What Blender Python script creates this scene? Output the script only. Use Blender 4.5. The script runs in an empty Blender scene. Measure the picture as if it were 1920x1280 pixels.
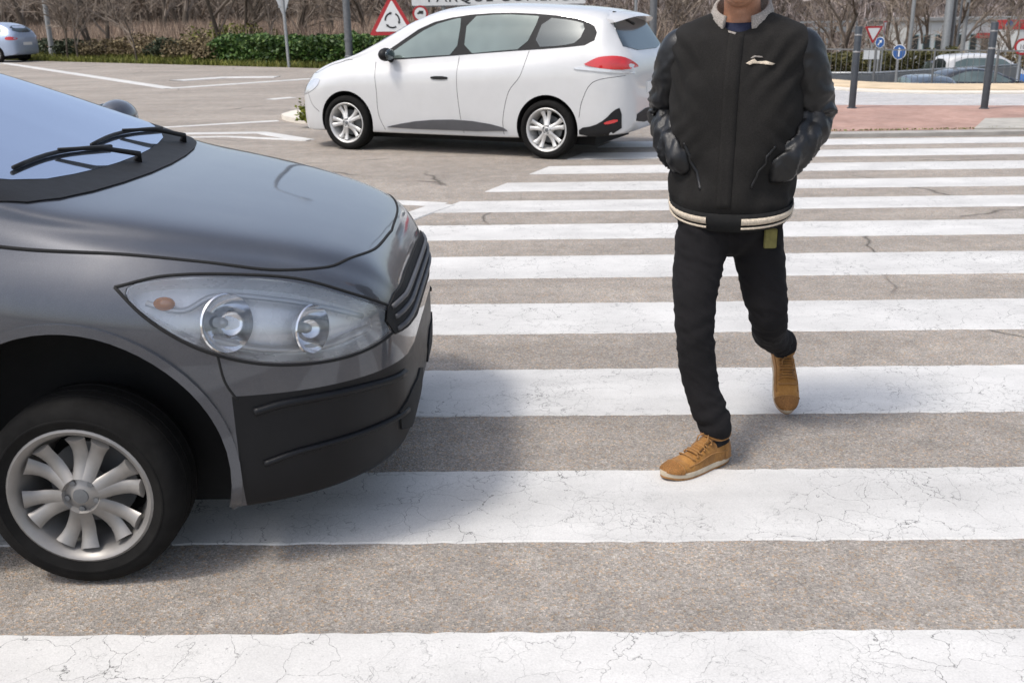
import bpy, bmesh, math, random
from mathutils import Vector, Matrix, noise
from mathutils.bvhtree import BVHTree
from mathutils.geometry import delaunay_2d_cdt

random.seed(7)
SC = bpy.context.scene
COL = SC.collection
R = math.radians
PI = math.pi

# ------------------------------------------------------------------ materials
class NT:
    def __init__(s, name):
        s.m = bpy.data.materials.new(name); s.m.use_nodes = True
        s.t = s.m.node_tree; s.b = s.t.nodes['Principled BSDF']
        s.out = s.t.nodes['Material Output']
        s._co = None
    def n(s, typ, **kw):
        nd = s.t.nodes.new(typ)
        for k, v in kw.items():
            if k.startswith('_'): setattr(nd, k[1:], v)
            else: s.put(nd.inputs[k.replace('__', ' ')], v)
        return nd
    def put(s, sock, v):
        if isinstance(v, bpy.types.NodeSocket): s.t.links.new(v, sock)
        else: sock.default_value = v
    def co(s):
        if s._co is None: s._co = s.t.nodes.new('ShaderNodeTexCoord').outputs['Object']
        return s._co
    def noise(s, scale, detail=3, rough=.55, vec=None, dist=0):
        nd = s.n('ShaderNodeTexNoise', Vector=vec or s.co(), Scale=scale, Detail=detail, Roughness=rough, Distortion=dist)
        return nd.outputs['Fac']
    def scaled(s, sc):
        nd = s.n('ShaderNodeMapping', Vector=s.co(), Scale=sc); return nd.outputs[0]
    def ramp(s, fac, stops, interp='LINEAR'):
        nd = s.n('ShaderNodeValToRGB', Fac=fac); cr = nd.color_ramp; cr.interpolation = interp
        while len(cr.elements) < len(stops): cr.elements.new(.5)
        for e, (p, c) in zip(cr.elements, stops):
            e.position = p; e.color = (c[0], c[1], c[2], 1) if hasattr(c, '__len__') else (c, c, c, 1)
        return nd.outputs['Color']
    def mix(s, fac, a, b, blend='MIX'):
        nd = s.n('ShaderNodeMix', _data_type='RGBA', _blend_type=blend)
        c = lambda v: v if isinstance(v, bpy.types.NodeSocket) else (v[0], v[1], v[2], 1)
        s.put(nd.inputs[0], fac); s.put(nd.inputs[6], c(a)); s.put(nd.inputs[7], c(b)); return nd.outputs[2]
    def math(s, op, a, b=0.0):
        nd = s.n('ShaderNodeMath', _operation=op); s.put(nd.inputs[0], a); s.put(nd.inputs[1], b); return nd.outputs[0]
    def bump(s, h, strength=.3, dist=.01):
        nd = s.n('ShaderNodeBump', Height=h, Strength=strength, Distance=dist)
        s.put(s.b.inputs['Normal'], nd.outputs[0]); return nd
    def set(s, **kw):
        for k, v in kw.items():
            k = k.replace('__', ' ')
            if k in ('Base Color', 'Coat Tint', 'Sheen Tint', 'Specular Tint') and not isinstance(v, bpy.types.NodeSocket): v = (v[0], v[1], v[2], 1)
            s.put(s.b.inputs[k], v)
        return s.m

def plain(name, col, rough=.6, metal=0., var=.12, scale=9., coat=0., spec=.5, bump=0., bscale=60.):
    t = NT(name)
    f = t.noise(scale, 4)
    lo = [c * (1 - var) for c in col]; hi = [min(1, c * (1 + var)) for c in col]
    t.set(Base__Color=t.ramp(f, [(.3, lo), (.7, hi)]), Metallic=metal, Coat__Weight=coat, Coat__Roughness=.06, Specular__IOR__Level=spec)
    t.set(Roughness=t.math('ADD', t.math('MULTIPLY', t.noise(scale * 3, 2), .12), rough - .06))
    if bump: t.bump(t.noise(bscale, 4), bump, .004)
    return t.m

def mat_asphalt(name, base, patch, light=1.0):
    t = NT(name)
    co = t.co()
    v = t.n('ShaderNodeTexVoronoi', Vector=co, Scale=165., Randomness=1.)
    stone = t.n('ShaderNodeSeparateColor', Color=v.outputs['Color'])
    b = [c * light for c in base]; p = [c * light for c in patch]
    big = t.ramp(t.noise(.55, 5, .6), [(.35, b), (.68, p)])
    mid = t.ramp(t.noise(7, 5, .65), [(.3, .82), (.7, 1.12)])
    c = t.mix(1.0, big, mid, 'MULTIPLY')
    grain = t.ramp(stone.outputs[0], [(0, .66), (.25, .86), (.6, 1.0), (.9, 1.18), (1, 1.45)])
    c = t.mix(1.0, c, grain, 'MULTIPLY')
    tint = t.ramp(stone.outputs[1], [(0, (1, 1, 1)), (.82, (1, 1, 1)), (.86, (1.15, 1.0, .84)), (1, (1.2, .97, .76))])
    c = t.mix(1.0, c, tint, 'MULTIPLY')
    fine = t.ramp(t.noise(260, 2), [(.3, .72), (.7, 1.22)])
    c = t.mix(1.0, c, fine, 'MULTIPLY')
    # dark spots and small pits
    pit = t.ramp(t.noise(34, 3, .7), [(.69, 1.0), (.75, .42)])
    c = t.mix(1.0, c, pit, 'MULTIPLY')
    # broad worn stains, drawn out along the lane
    st = t.ramp(t.noise(1.0, 4, .6, t.scaled((.35, 2.2, 1))), [(.4, 1.08), (.7, .86)])
    c = t.mix(1.0, c, st, 'MULTIPLY')
    # long thin cracks
    ww = t.n('ShaderNodeMix', _data_type='VECTOR'); t.put(ww.inputs[0], .16); t.put(ww.inputs[4], co)
    t.put(ww.inputs[5], t.n('ShaderNodeTexNoise', Vector=co, Scale=2.5, Detail=5.).outputs['Color'])
    cv = t.n('ShaderNodeTexVoronoi', Vector=ww.outputs[1], Scale=.42, _feature='DISTANCE_TO_EDGE')
    cr = t.ramp(cv.outputs['Distance'], [(.0, .3), (.0025, .45), (.005, 1)])
    msk = t.ramp(t.noise(.5, 2), [(.5, 0), (.56, 1)])
    c = t.mix(msk, c, t.mix(1.0, c, cr, 'MULTIPLY'))
    t.set(Base__Color=c, Roughness=.86, Specular__IOR__Level=.3)
    h = t.math('ADD', t.math('MULTIPLY', v.outputs['Distance'], 1.0), t.noise(300, 2))
    t.bump(h, .55, .004)
    return t.m

def mat_paint():
    t = NT('road_paint'); co = t.co()
    base = t.ramp(t.noise(3.0, 5, .6), [(.3, (.53, .518, .495)), (.7, (.64, .626, .598))])
    # fine craze of cracks
    w = t.n('ShaderNodeMix', _data_type='VECTOR'); t.put(w.inputs[0], .16); t.put(w.inputs[4], co)
    nz = t.n('ShaderNodeTexNoise', Vector=co, Scale=9., Detail=5.); t.put(w.inputs[5], nz.outputs['Color'])
    def crack(scale, width, mscale, lo, hi, depth):
        v = t.n('ShaderNodeTexVoronoi', Vector=w.outputs[1], Scale=scale, _feature='DISTANCE_TO_EDGE')
        c = t.ramp(v.outputs['Distance'], [(0, depth), (width * .5, depth + .2), (width, 1)])
        m = t.ramp(t.noise(mscale, 3, .6), [(lo, 0), (hi, 1)])
        return t.mix(m, (1, 1, 1), c)
    c = t.mix(1.0, base, crack(8.5, .009, 1.3, .42, .56, .22), 'MULTIPLY')
    c = t.mix(1.0, c, crack(22., .018, 2.1, .45, .62, .42), 'MULTIPLY')
    # worn speckle where the aggregate shows through
    sp = t.ramp(t.noise(75, 4, .75), [(.64, 1), (.68, .36)])
    sm = t.ramp(t.noise(1.7, 3), [(.38, .15), (.6, 1)])
    c = t.mix(sm, c, t.mix(1.0, c, sp, 'MULTIPLY'))
    gr = t.ramp(t.noise(190, 2), [(.3, .9), (.7, 1.06)])
    c = t.mix(1.0, c, gr, 'MULTIPLY')
    dirt = t.ramp(t.noise(1.1, 4, .6, t.scaled((.3, 2.5, 1))), [(.42, 1), (.75, .80)])
    c = t.mix(1.0, c, dirt, 'MULTIPLY')
    sk = t.ramp(t.noise(4.2, 3, .55, t.scaled((.45, 1.6, 1))), [(.79, 1), (.82, .3)])
    c = t.mix(1.0, c, sk, 'MULTIPLY')
    t.set(Base__Color=c, Roughness=.7, Specular__IOR__Level=.35)
    t.bump(t.noise(220, 3), .25, .003)
    return t.m

def mat_brick():
    t = NT('red_paver'); co = t.n('ShaderNodeMapping', Vector=t.co(), Rotation=(0, 0, .6)).outputs[0]
    b = t.n('ShaderNodeTexBrick', Vector=co, Scale=5., Color1=(.33, .195, .15, 1), Color2=(.40, .25, .20, 1), Mortar=(.33, .25, .21, 1))
    b.inputs['Mortar Size'].default_value = .012; b.inputs['Brick Width'].default_value = .5; b.inputs['Row Height'].default_value = .5
    c = t.mix(1.0, b.outputs['Color'], t.ramp(t.noise(1.2, 5), [(.3, .8), (.7, 1.15)]), 'MULTIPLY')
    return t.set(Base__Color=c, Roughness=.85)

def mat_leaf(name, stops, rough=.6, scale=3.):
    t = NT(name)
    g = t.n('ShaderNodeNewGeometry')
    rnd = g.outputs['Random Per Island']
    c = t.ramp(rnd, stops)
    c = t.mix(1.0, c, t.ramp(t.noise(scale, 3), [(.3, .65), (.7, 1.25)]), 'MULTIPLY')
    return t.set(Base__Color=c, Roughness=rough, Specular__IOR__Level=.3)

def mat_car(name, col, metal=.0, rough=.35, coat=1.0, flake=.0):
    t = NT(name)
    f = t.noise(900, 1) if flake else t.noise(3, 3)
    v = .25 if flake else .03
    c = t.ramp(f, [(.3, [x * (1 - v) for x in col]), (.7, [x * (1 + v) for x in col])])
    dust = t.ramp(t.noise(5, 5, .65), [(.45, 0), (.8, .10)])
    c = t.mix(dust, c, (.3, .28, .25))
    return t.set(Base__Color=c, Metallic=metal, Roughness=rough, Coat__Weight=coat, Coat__Roughness=.04)

def mat_glass(name, tint, dark, refl, bl=.35):
    t = NT(name)
    gl = t.n('ShaderNodeBsdfGlossy', Color=(tint[0], tint[1], tint[2], 1), Roughness=.03)
    fr = t.n('ShaderNodeLayerWeight', Blend=bl)
    f = t.math('ADD', t.math('MULTIPLY', fr.outputs['Facing'], 1 - refl), refl)
    dk = t.ramp(t.noise(2.2, 2), [(.3, [d * .7 for d in dark]), (.7, [d * 1.3 for d in dark])])
    t.set(Base__Color=dk, Roughness=.25)
    mx = t.n('ShaderNodeMixShader', Fac=f)
    t.t.links.new(t.b.outputs[0], mx.inputs[1]); t.t.links.new(gl.outputs[0], mx.inputs[2])
    t.t.links.new(mx.outputs[0], t.out.inputs['Surface'])
    return t.m

M = {}
M['asphalt'] = mat_asphalt('asphalt', (.276, .249, .220), (.345, .313, .276))
M['asphalt_far'] = mat_asphalt('asphalt_glare', (.44, .44, .445), (.5, .5, .5))  # same asphalt, coloured paler to stand in for glare off the far road
M['paint'] = mat_paint()
M['brick'] = mat_brick()
M['kerb'] = plain('kerb_stone', (.33, .31, .28), .85, var=.2, scale=4, bump=.3)
M['sandkerb'] = plain('sandstone_kerb', (.56, .44, .29), .9, var=.15, scale=2, bump=.3)
M['sandlight'] = plain('pale_kerb', (.62, .57, .49), .9, var=.1, scale=2, bump=.2)
M['concrete'] = plain('concrete', (.36, .34, .3), .9, var=.18, scale=5, bump=.4)
M['moss'] = mat_leaf('moss_leaf', [(0, (.10, .12, .03)), (1, (.22, .22, .07))])
M['steel'] = plain('bollard_steel', (.055, .062, .07), .42, metal=.35, var=.15, scale=14)
M['galv'] = plain('galvanised_steel', (.34, .35, .35), .45, metal=.6, var=.12, scale=12)
M['dgalv'] = plain('weathered_steel', (.15, .155, .16), .5, metal=.5, var=.15, scale=12)
M['pole'] = plain('pole_grey', (.27, .275, .27), .55, metal=.15, var=.12, scale=6)
M['whitesign'] = plain('sign_white', (.72, .72, .70), .4, var=.05)
M['redsign'] = plain('sign_red', (.40, .025, .03), .4, var=.06)
M['bluesign'] = plain('sign_blue', (.025, .09, .27), .4, var=.06)
M['blacksign'] = plain('sign_black', (.02, .02, .02), .5, var=.1)
M['signback'] = plain('sign_back', (.36, .38, .4), .5, metal=.3, var=.06)
M['white_car'] = mat_car('white_car_paint', (.54, .54, .535), 0, .42)
M['grey_car'] = mat_car('dark_grey_metallic_paint', (.062, .067, .080), .5, .36, flake=1)
M['blue_car'] = mat_car('silver_blue_paint', (.36, .43, .56), .35, .35, flake=1)
M['black_car'] = mat_car('black_car_paint', (.012, .013, .016), .2, .3)
M['slate_car'] = mat_car('slate_car_paint', (.05, .07, .09), .3, .4)
M['plum_car'] = mat_car('plum_car_paint', (.05, .045, .07), .3, .35)
M['van_blue'] = plain('van_blue', (.05, .17, .5), .35, var=.05, coat=.6)
M['glass'] = mat_glass('side_glass', (.50, .60, .57), (.085, .108, .10), .10, .14)
M['wsglass'] = mat_glass('windscreen_glass', (.72, .79, .95), (.045, .05, .055), .42, .22)
M['dkglass'] = mat_glass('dark_glass', (.34, .41, .43), (.02, .026, .028), .06, .15)
M['blackplastic'] = plain('black_plastic', (.009, .009, .0095), .6, spec=.3, var=.15, bump=.15, bscale=200)
M['bumperblack'] = plain('bumper_black', (.006, .0065, .008), .45, spec=.25, var=.12)
M['greyplastic'] = plain('grey_plastic', (.07, .07, .075), .55, var=.12)
M['tyre'] = plain('tyre_rubber', (.0105, .010, .0095), .92, spec=.15, var=.25, scale=20, bump=.2)
M['rim'] = plain('wheel_alloy', (.25, .237, .222), .42, metal=.4, var=.14, scale=12)
M['hubcap'] = plain('hubcap_silver', (.58, .57, .55), .42, metal=.35, var=.1, scale=12)
M['chrome'] = plain('chrome', (.75, .76, .78), .12, metal=1., var=.03)
M['redlens'] = plain('red_lens', (.5, .012, .012), .15, var=.1, coat=1.)
M['clearlens'] = plain('clear_lens', (.58, .585, .60), .16, metal=.4, var=.07, scale=9, coat=1.)
M['amber'] = plain('amber_lens', (.55, .2, .03), .15, coat=1.)
def mat_lamp_glass():
    t = NT('lamp_glass')
    tr = t.n('ShaderNodeBsdfTransparent', Color=(.96, .97, .98, 1)); gl = t.n('ShaderNodeBsdfGlossy', Color=(1, 1, 1, 1), Roughness=.04)
    fr = t.n('ShaderNodeFresnel', IOR=1.55); mx = t.n('ShaderNodeMixShader', Fac=t.math('ADD', fr.outputs[0], .05))
    t.t.links.new(tr.outputs[0], mx.inputs[1]); t.t.links.new(gl.outputs[0], mx.inputs[2]); t.t.links.new(mx.outputs[0], t.out.inputs['Surface']); return t.m
M['lampglass'] = mat_lamp_glass()
M['lampsilver'] = plain('lamp_silver', (.9, .9, .9), .28, metal=.1, var=.05)
M['lampgrey'] = plain('lamp_grey', (.6, .61, .62), .35, metal=.3, var=.06)
M['plate'] = plain('plate_white', (.7, .7, .68), .4, var=.03)
M['dark'] = plain('dark_cavity', (.008, .008, .008), .9, var=.1)
M['skin'] = None; 
def mat_skin():
    t = NT('skin')
    c = t.ramp(t.noise(14, 4), [(.3, (.36, .17, .10)), (.7, (.47, .245, .155))])
    c = t.mix(1.0, c, t.ramp(t.noise(120, 3, .7), [(.3, .82), (.7, 1.08)]), 'MULTIPLY')
    t.set(Base__Color=c, Roughness=.5, Subsurface__Weight=.08, Subsurface__Radius=(.01, .004, .002)); t.bump(t.noise(240, 3), .2, .002); return t.m
M['skin'] = mat_skin()
def mat_cloth(name, col, var, weave, rough=.95, sheen=.0, bscale=700, bump=.4):
    t = NT(name)
    c = t.ramp(t.noise(6, 5, .6), [(.3, [x * (1 - var) for x in col]), (.7, [x * (1 + var) for x in col])])
    c = t.mix(1.0, c, t.ramp(t.noise(weave, 2, .7), [(.3, .6), (.7, 1.45)]), 'MULTIPLY')
    t.set(Base__Color=c, Roughness=rough, Sheen__Weight=sheen, Sheen__Roughness=.5, Specular__IOR__Level=.25)
    t.bump(t.noise(bscale, 3), bump, .002); return t.m
M['wool'] = mat_cloth('black_wool', (.0135, .0125, .0115), .2, 330)
M['leather'] = None
def mat_leather():
    t = NT('black_leather')
    v = t.n('ShaderNodeTexVoronoi', Vector=t.co(), Scale=420., _feature='DISTANCE_TO_EDGE')
    c = t.ramp(t.noise(11, 4), [(.3, (.0055, .0056, .006)), (.7, (.0105, .0105, .011))])
    t.set(Base__Color=c, Roughness=t.ramp(t.noise(16, 3), [(.3, .27), (.7, .42)]), Specular__IOR__Level=.42)
    t.bump(t.math('ADD', v.outputs['Distance'], t.math('MULTIPLY', t.noise(40, 4), .6)), .22, .004); return t.m
M['leather'] = mat_leather()
M['denim'] = mat_cloth('black_denim', (.0085, .0078, .0085), .22, 520)
M['rib_black'] = mat_cloth('black_rib', (.012, .012, .012), .15, 400)
M['rib_cream'] = mat_cloth('cream_rib', (.50, .43, .34), .12, 400)
M['rib_grey'] = mat_cloth('grey_rib', (.27, .245, .22), .15, 300)
M['navy'] = mat_cloth('navy_cotton', (.018, .022, .045), .15, 500)
M['sock'] = mat_cloth('black_sock', (.008, .008, .009), .15, 500)
def mat_suede():
    t = NT('tan_suede')
    c = t.ramp(t.noise(17, 5, .65), [(.25, (.15, .066, .016)), (.5, (.29, .135, .032)), (.75, (.39, .195, .052))])
    c = t.mix(1.0, c, t.ramp(t.noise(330, 3), [(.3, .78), (.7, 1.15)]), 'MULTIPLY')
    t.set(Base__Color=c, Roughness=.82, Sheen__Weight=.15, Specular__IOR__Level=.25); t.bump(t.noise(260, 4), .35, .003); return t.m
M['suede'] = mat_suede()
M['toecap'] = mat_cloth('brown_toe_leather', (.22, .10, .028), .35, 260, rough=.65)
M['sole'] = plain('pale_sole', (.50, .42, .31), .8, var=.18, scale=30, bump=.2)
M['outsole'] = plain('gum_outsole', (.30, .15, .05), .8, var=.2, scale=30)
M['lace'] = plain('brown_lace', (.28, .14, .045), .9, var=.15, scale=80)
M['olive'] = plain('olive_canvas', (.17, .15, .045), .85, var=.2, scale=60, bump=.4, bscale=500)
M['hair'] = plain('grey_hair', (.12, .11, .10), .6, var=.4, scale=80, bump=.5, bscale=200)
M['eye'] = plain('eye_white', (.7, .68, .65), .2, var=.04)
def mat_bark(name, a, b):
    t = NT(name); c = t.ramp(t.noise(5, 6, .7, t.scaled((3, 3, .7))), [(.3, a), (.7, b)])
    t.set(Base__Color=c, Roughness=.9, Specular__IOR__Level=.2); t.bump(t.noise(30, 4), .5, .02); return t.m
M['bark'] = mat_bark('bark', (.06, .047, .036), (.125, .102, .08))
M['twig'] = mat_leaf('twigs', [(0, (.12, .092, .07)), (.5, (.205, .165, .13)), (1, (.30, .25, .205))], .9, .4)
M['twigpale'] = mat_leaf('pale_twigs', [(0, (.16, .125, .105)), (.5, (.28, .235, .215)), (1, (.42, .36, .34))], .9, .4)
M['reed'] = mat_leaf('reeds', [(0, (.19, .13, .095)), (.5, (.31, .23, .17)), (1, (.42, .32, .24))], .9, .25)
M['grass'] = mat_leaf('grass', [(0, (.07, .085, .014)), (.6, (.14, .155, .025)), (1, (.24, .22, .06))], .7, .8)
M['ivy'] = mat_leaf('ivy', [(0, (.018, .042, .008)), (.4, (.035, .08, .014)), (.75, (.065, .125, .022)), (1, (.14, .20, .05))], .5, 1.1)
M['olivehedge'] = mat_leaf('olive_hedge', [(0, (.05, .05, .014)), (.55, (.10, .095, .03)), (1, (.16, .14, .055))], .7, .8)
M['drybush'] = mat_leaf('dry_bush', [(0, (.09, .065, .035)), (.5, (.19, .145, .08)), (1, (.30, .24, .13))], .8, 1.)
M['darkbush'] = mat_leaf('dark_bush', [(0, (.02, .03, .014)), (.5, (.04, .055, .025)), (1, (.08, .09, .05))], .7, 1.)
M['weed'] = mat_leaf('weed_leaf', [(0, (.09, .12, .012)), (1, (.22, .23, .03))])
M['field'] = plain('field_soil', (.17, .13, .095), .95, var=.3, scale=.4)
M['facade'] = plain('pale_facade', (.52, .54, .53), .7, var=.1, scale=.6)
M['parapet'] = plain('grey_parapet', (.13, .14, .145), .7, var=.15, scale=2)
M['teal'] = plain('teal_frame', (.2, .28, .29), .5, var=.1)

# ------------------------------------------------------------------ object helpers
def link(o, parent=None):
    COL.objects.link(o)
    if parent: o.parent = parent
    return o
def mobj(name, V, F, m, parent=None, smooth=True):
    me = bpy.data.meshes.new(name); me.from_pydata([tuple(v) for v in V], [], F)
    me.validate(); me.update()
    if smooth: me.polygons.foreach_set('use_smooth', [True] * len(me.polygons))
    if m: me.materials.append(m)
    return link(bpy.data.objects.new(name, me), parent)
def empty(name, loc=(0, 0, 0), rz=0):
    o = bpy.data.objects.new(name, None); o.location = loc; o.rotation_euler = (0, 0, rz); o.empty_display_size = .1
    return link(o)
def tag(o, label, cat, group=None, kind=None):
    o['label'] = label; o['category'] = cat
    if group: o['group'] = group
    if kind: o['kind'] = kind
    return o
def struct(o): o['kind'] = 'structure'; return o
def dup(o, parent=None, **kw):
    c = o.copy(); COL.objects.link(c); c.parent = parent
    for ch in [x for x in bpy.data.objects if x.parent == o]: dup(ch, c)
    for k, v in kw.items():
        if k in ('location', 'rotation_euler', 'scale'): setattr(c, k, v)
        else: c[k] = v
    return c

class MB:
    def __init__(s): s.V = []; s.F = []
    def add(s, V, F):
        n = len(s.V); s.V += [Vector(v) for v in V]; s.F += [tuple(i + n for i in f) for f in F]; return s
    def box(s, c, d, rz=0, rot=None):
        c = Vector(c); m = rot if rot else Matrix.Rotation(rz, 3, 'Z'); V = []
        for sx in (-1, 1):
            for sy in (-1, 1):
                for sz in (-1, 1): V.append(c + m @ Vector((sx * d[0] / 2, sy * d[1] / 2, sz * d[2] / 2)))
        return s.add(V, [(0, 1, 3, 2), (4, 6, 7, 5), (0, 4, 5, 1), (2, 3, 7, 6), (0, 2, 6, 4), (1, 5, 7, 3)])
    def path(s, P, rad, n=8, cap=True, flat=1.0, up=None):
        P = [Vector(p) for p in P]; k = len(P)
        if not hasattr(rad, '__len__'): rad = [rad] * k
        V = []; F = []; a = None
        for i in range(k):
            d = (P[min(i + 1, k - 1)] - P[max(i - 1, 0)]).normalized()
            if a is None:
                a = Vector(up) if up else (Vector((0, 0, 1)) if abs(d.z) < .9 else Vector((1, 0, 0)))
            a = (a - d * a.dot(d)); a = a.normalized() if a.length > 1e-6 else d.orthogonal().normalized()
            b = d.cross(a)
            for j in range(n):
                t = 2 * PI * j / n; V.append(P[i] + (a * math.cos(t) * flat + b * math.sin(t)) * rad[i])
        for i in range(k - 1):
            for j in range(n):
                F.append((i * n + j, i * n + (j + 1) % n, (i + 1) * n + (j + 1) % n, (i + 1) * n + j))
        if cap: F.append(tuple(range(n))[::-1]); F.append(tuple((k - 1) * n + j for j in range(n)))
        return s.add(V, F)
    def lathe(s, prof, c=(0, 0, 0), axis='Y', n=40):
        c = Vector(c); V = []; F = []; k = len(prof)
        for (r, h) in prof:
            for j in range(n):
                t = 2 * PI * j / n; x, z = r * math.cos(t), r * math.sin(t)
                V.append(c + (Vector((x, h, z)) if axis == 'Y' else Vector((x, z, h))))
        for i in range(k - 1):
            for j in range(n): F.append((i * n + j, i * n + (j + 1) % n, (i + 1) * n + (j + 1) % n, (i + 1) * n + j))
        return s.add(V, F)
    def ell(s, c, r, rot=None, nu=20, nv=12):
        c = Vector(c); V = []; F = []
        for i in range(nv + 1):
            ph = PI * i / nv
            for j in range(nu):
                th = 2 * PI * j / nu
                p = Vector((r[0] * math.sin(ph) * math.cos(th), r[1] * math.sin(ph) * math.sin(th), r[2] * math.cos(ph)))
                V.append(c + (rot @ p if rot else p))
        for i in range(nv):
            for j in range(nu): F.append((i * nu + j, (i + 1) * nu + j, (i + 1) * nu + (j + 1) % nu, i * nu + (j + 1) % nu))
        return s.add(V, F)
    def prism(s, poly, frame, t):
        # poly in (u, v); frame = (origin, u axis, v axis); extruded by t along u x v
        o, u, v = [Vector(a) for a in frame]; w = u.cross(v).normalized() * t; n = len(poly)
        V = [o + u * a + v * b for a, b in poly]; V += [p + w for p in V]
        F = [tuple(range(n))[::-1], tuple(range(n, 2 * n))] + [(i, (i + 1) % n, n + (i + 1) % n, n + i) for i in range(n)]
        return s.add(V, F)
    def build(s, name, m, parent=None, smooth=False): return mobj(name, s.V, s.F, m, parent, smooth)

def autosmooth(o, ang=40):
    me = o.data
    me.polygons.foreach_set('use_smooth', [True] * len(me.polygons))
    bm = bmesh.new(); bm.from_mesh(me)
    for e in bm.edges:
        if len(e.link_faces) == 2 and e.calc_face_angle(0) > R(ang): e.smooth = False
    bm.to_mesh(me); bm.free(); return o

def evalmods(V, F, mods, m=None):
    me = bpy.data.meshes.new('tmp'); me.from_pydata([tuple(v) for v in V], [], F); me.validate(); me.update()
    o = bpy.data.objects.new('tmp', me); COL.objects.link(o)
    for typ, kw in mods:
        md = o.modifiers.new(typ, typ)
        for k, v in kw.items(): setattr(md, k, v)
    dg = bpy.context.evaluated_depsgraph_get(); dg.update()
    r = bpy.data.meshes.new_from_object(o.evaluated_get(dg))
    bpy.data.objects.remove(o); bpy.data.meshes.remove(me)
    return r

def from_mesh(name, me, m, parent=None, smooth=True):
    me.name = name; me.materials.clear(); me.materials.append(m)
    if smooth: me.polygons.foreach_set('use_smooth', [True] * len(me.polygons))
    return link(bpy.data.objects.new(name, me), parent)

def displace(me, fn):
    me.update(); vn = [v.normal.copy() for v in me.vertices]
    for v, n in zip(me.vertices, vn): v.co = v.co + n * fn(v.co, n)
    me.update()

def pchip(xs, ys):
    n = len(xs); h = [xs[i + 1] - xs[i] for i in range(n - 1)]; d = [(ys[i + 1] - ys[i]) / h[i] for i in range(n - 1)]
    m = [d[0]] + [0.] * (n - 2) + [d[-1]]
    for i in range(1, n - 1):
        if d[i - 1] * d[i] > 0:
            w1 = 2 * h[i] + h[i - 1]; w2 = h[i] + 2 * h[i - 1]; m[i] = (w1 + w2) / (w1 / d[i - 1] + w2 / d[i])
    def f(x):
        x = min(max(x, xs[0]), xs[-1]); i = 0
        while i < n - 2 and x > xs[i + 1]: i += 1
        t = (x - xs[i]) / h[i]
        return ((1 + 2 * t) * (1 - t) ** 2 * ys[i] + t * (1 - t) ** 2 * h[i] * m[i] + t * t * (3 - 2 * t) * ys[i + 1] + t * t * (t - 1) * h[i] * m[i + 1])
    return f

def catmull(P, per, closed=False):
    out = []; n = len(P); P = [Vector(p) for p in P]
    rng = range(n) if closed else range(n - 1)
    for i in rng:
        if closed: p0, p1, p2, p3 = P[i - 1], P[i], P[(i + 1) % n], P[(i + 2) % n]
        else:
            p1, p2 = P[i], P[i + 1]; p0 = P[i - 1] if i else p1 * 2 - p2; p3 = P[i + 2] if i + 2 < n else p2 * 2 - p1
        for k in range(per):
            t = k / per
            out.append(.5 * ((2 * p1) + (p2 - p0) * t + (2 * p0 - 5 * p1 + 4 * p2 - p3) * t * t + (3 * p1 - p0 - 3 * p2 + p3) * t ** 3))
    if not closed: out.append(P[-1])
    return out

# ------------------------------------------------------------------ camera, light, sky
F_PX, CAM_H, PITCH, ROLL = 1870., 1.45, R(18.09), R(.8)
cd = bpy.data.cameras.new('camera'); cam = bpy.data.objects.new('camera', cd); COL.objects.link(cam)
fwd = Vector((0, math.cos(PITCH), -math.sin(PITCH))); r0 = Vector((1, 0, 0)); u0 = r0.cross(fwd)
rr = math.cos(ROLL) * r0 - math.sin(ROLL) * u0; uu = math.sin(ROLL) * r0 + math.cos(ROLL) * u0
mt = Matrix((rr, uu, -fwd)).transposed().to_4x4(); mt.translation = (0, 0, CAM_H)
cam.matrix_world = mt
cd.sensor_fit = 'HORIZONTAL'; cd.sensor_width = 36; cd.lens = F_PX / 1920 * 36; cd.clip_start = .05; cd.clip_end = 2000
cd.dof.use_dof = True; cd.dof.focus_distance = 3.55; cd.dof.aperture_fstop = 7.5
SC.camera = cam
def ray(px, py): return fwd + rr * ((px - 960) / F_PX) + uu * ((640 - py) / F_PX)
def at(px, py, Y): d = ray(px, py); return Vector((0, 0, CAM_H)) + d * (Y / d.y)
def gnd(px, py, z=0.): d = ray(px, py); return Vector((0, 0, CAM_H)) + d * ((z - CAM_H) / d.z)

SUN_EL, SUN_AZ = R(60), math.atan2(-.87, -.49)     # towards the sun: left and a little behind the camera
sd = Vector((-.87, -.49, 0)).normalized() * math.cos(SUN_EL) + Vector((0, 0, math.sin(SUN_EL)))
sl = bpy.data.lights.new('sun', 'SUN'); sl.energy = 1.15; sl.angle = R(10); sl.color = (1, .955, .89)
so = bpy.data.objects.new('sun', sl); COL.objects.link(so); so.rotation_euler = (-sd).to_track_quat('-Z', 'Y').to_euler(); so.location = (-20, -10, 30)
w = bpy.data.worlds.new('World'); SC.world = w; w.use_nodes = True
sky = w.node_tree.nodes.new('ShaderNodeTexSky'); sky.sky_type = 'NISHITA'; sky.sun_disc = False
sky.sun_elevation = SUN_EL; sky.sun_rotation = SUN_AZ; sky.air_density = 1.0; sky.dust_density = 4.0; sky.ozone_density = 1.2; sky.altitude = 300
bg = w.node_tree.nodes['Background']; bg.inputs['Strength'].default_value = .125
hs = w.node_tree.nodes.new('ShaderNodeHueSaturation'); hs.inputs['Saturation'].default_value = .68
w.node_tree.links.new(sky.outputs[0], hs.inputs['Color']); w.node_tree.links.new(hs.outputs[0], bg.inputs['Color'])      # hazy, washed-out sky
SC.view_settings.view_transform = 'Standard'; SC.view_settings.look = 'None'; SC.view_settings.exposure = .92; SC.view_settings.gamma = 1
SC.cycles.max_bounces = 8

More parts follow.
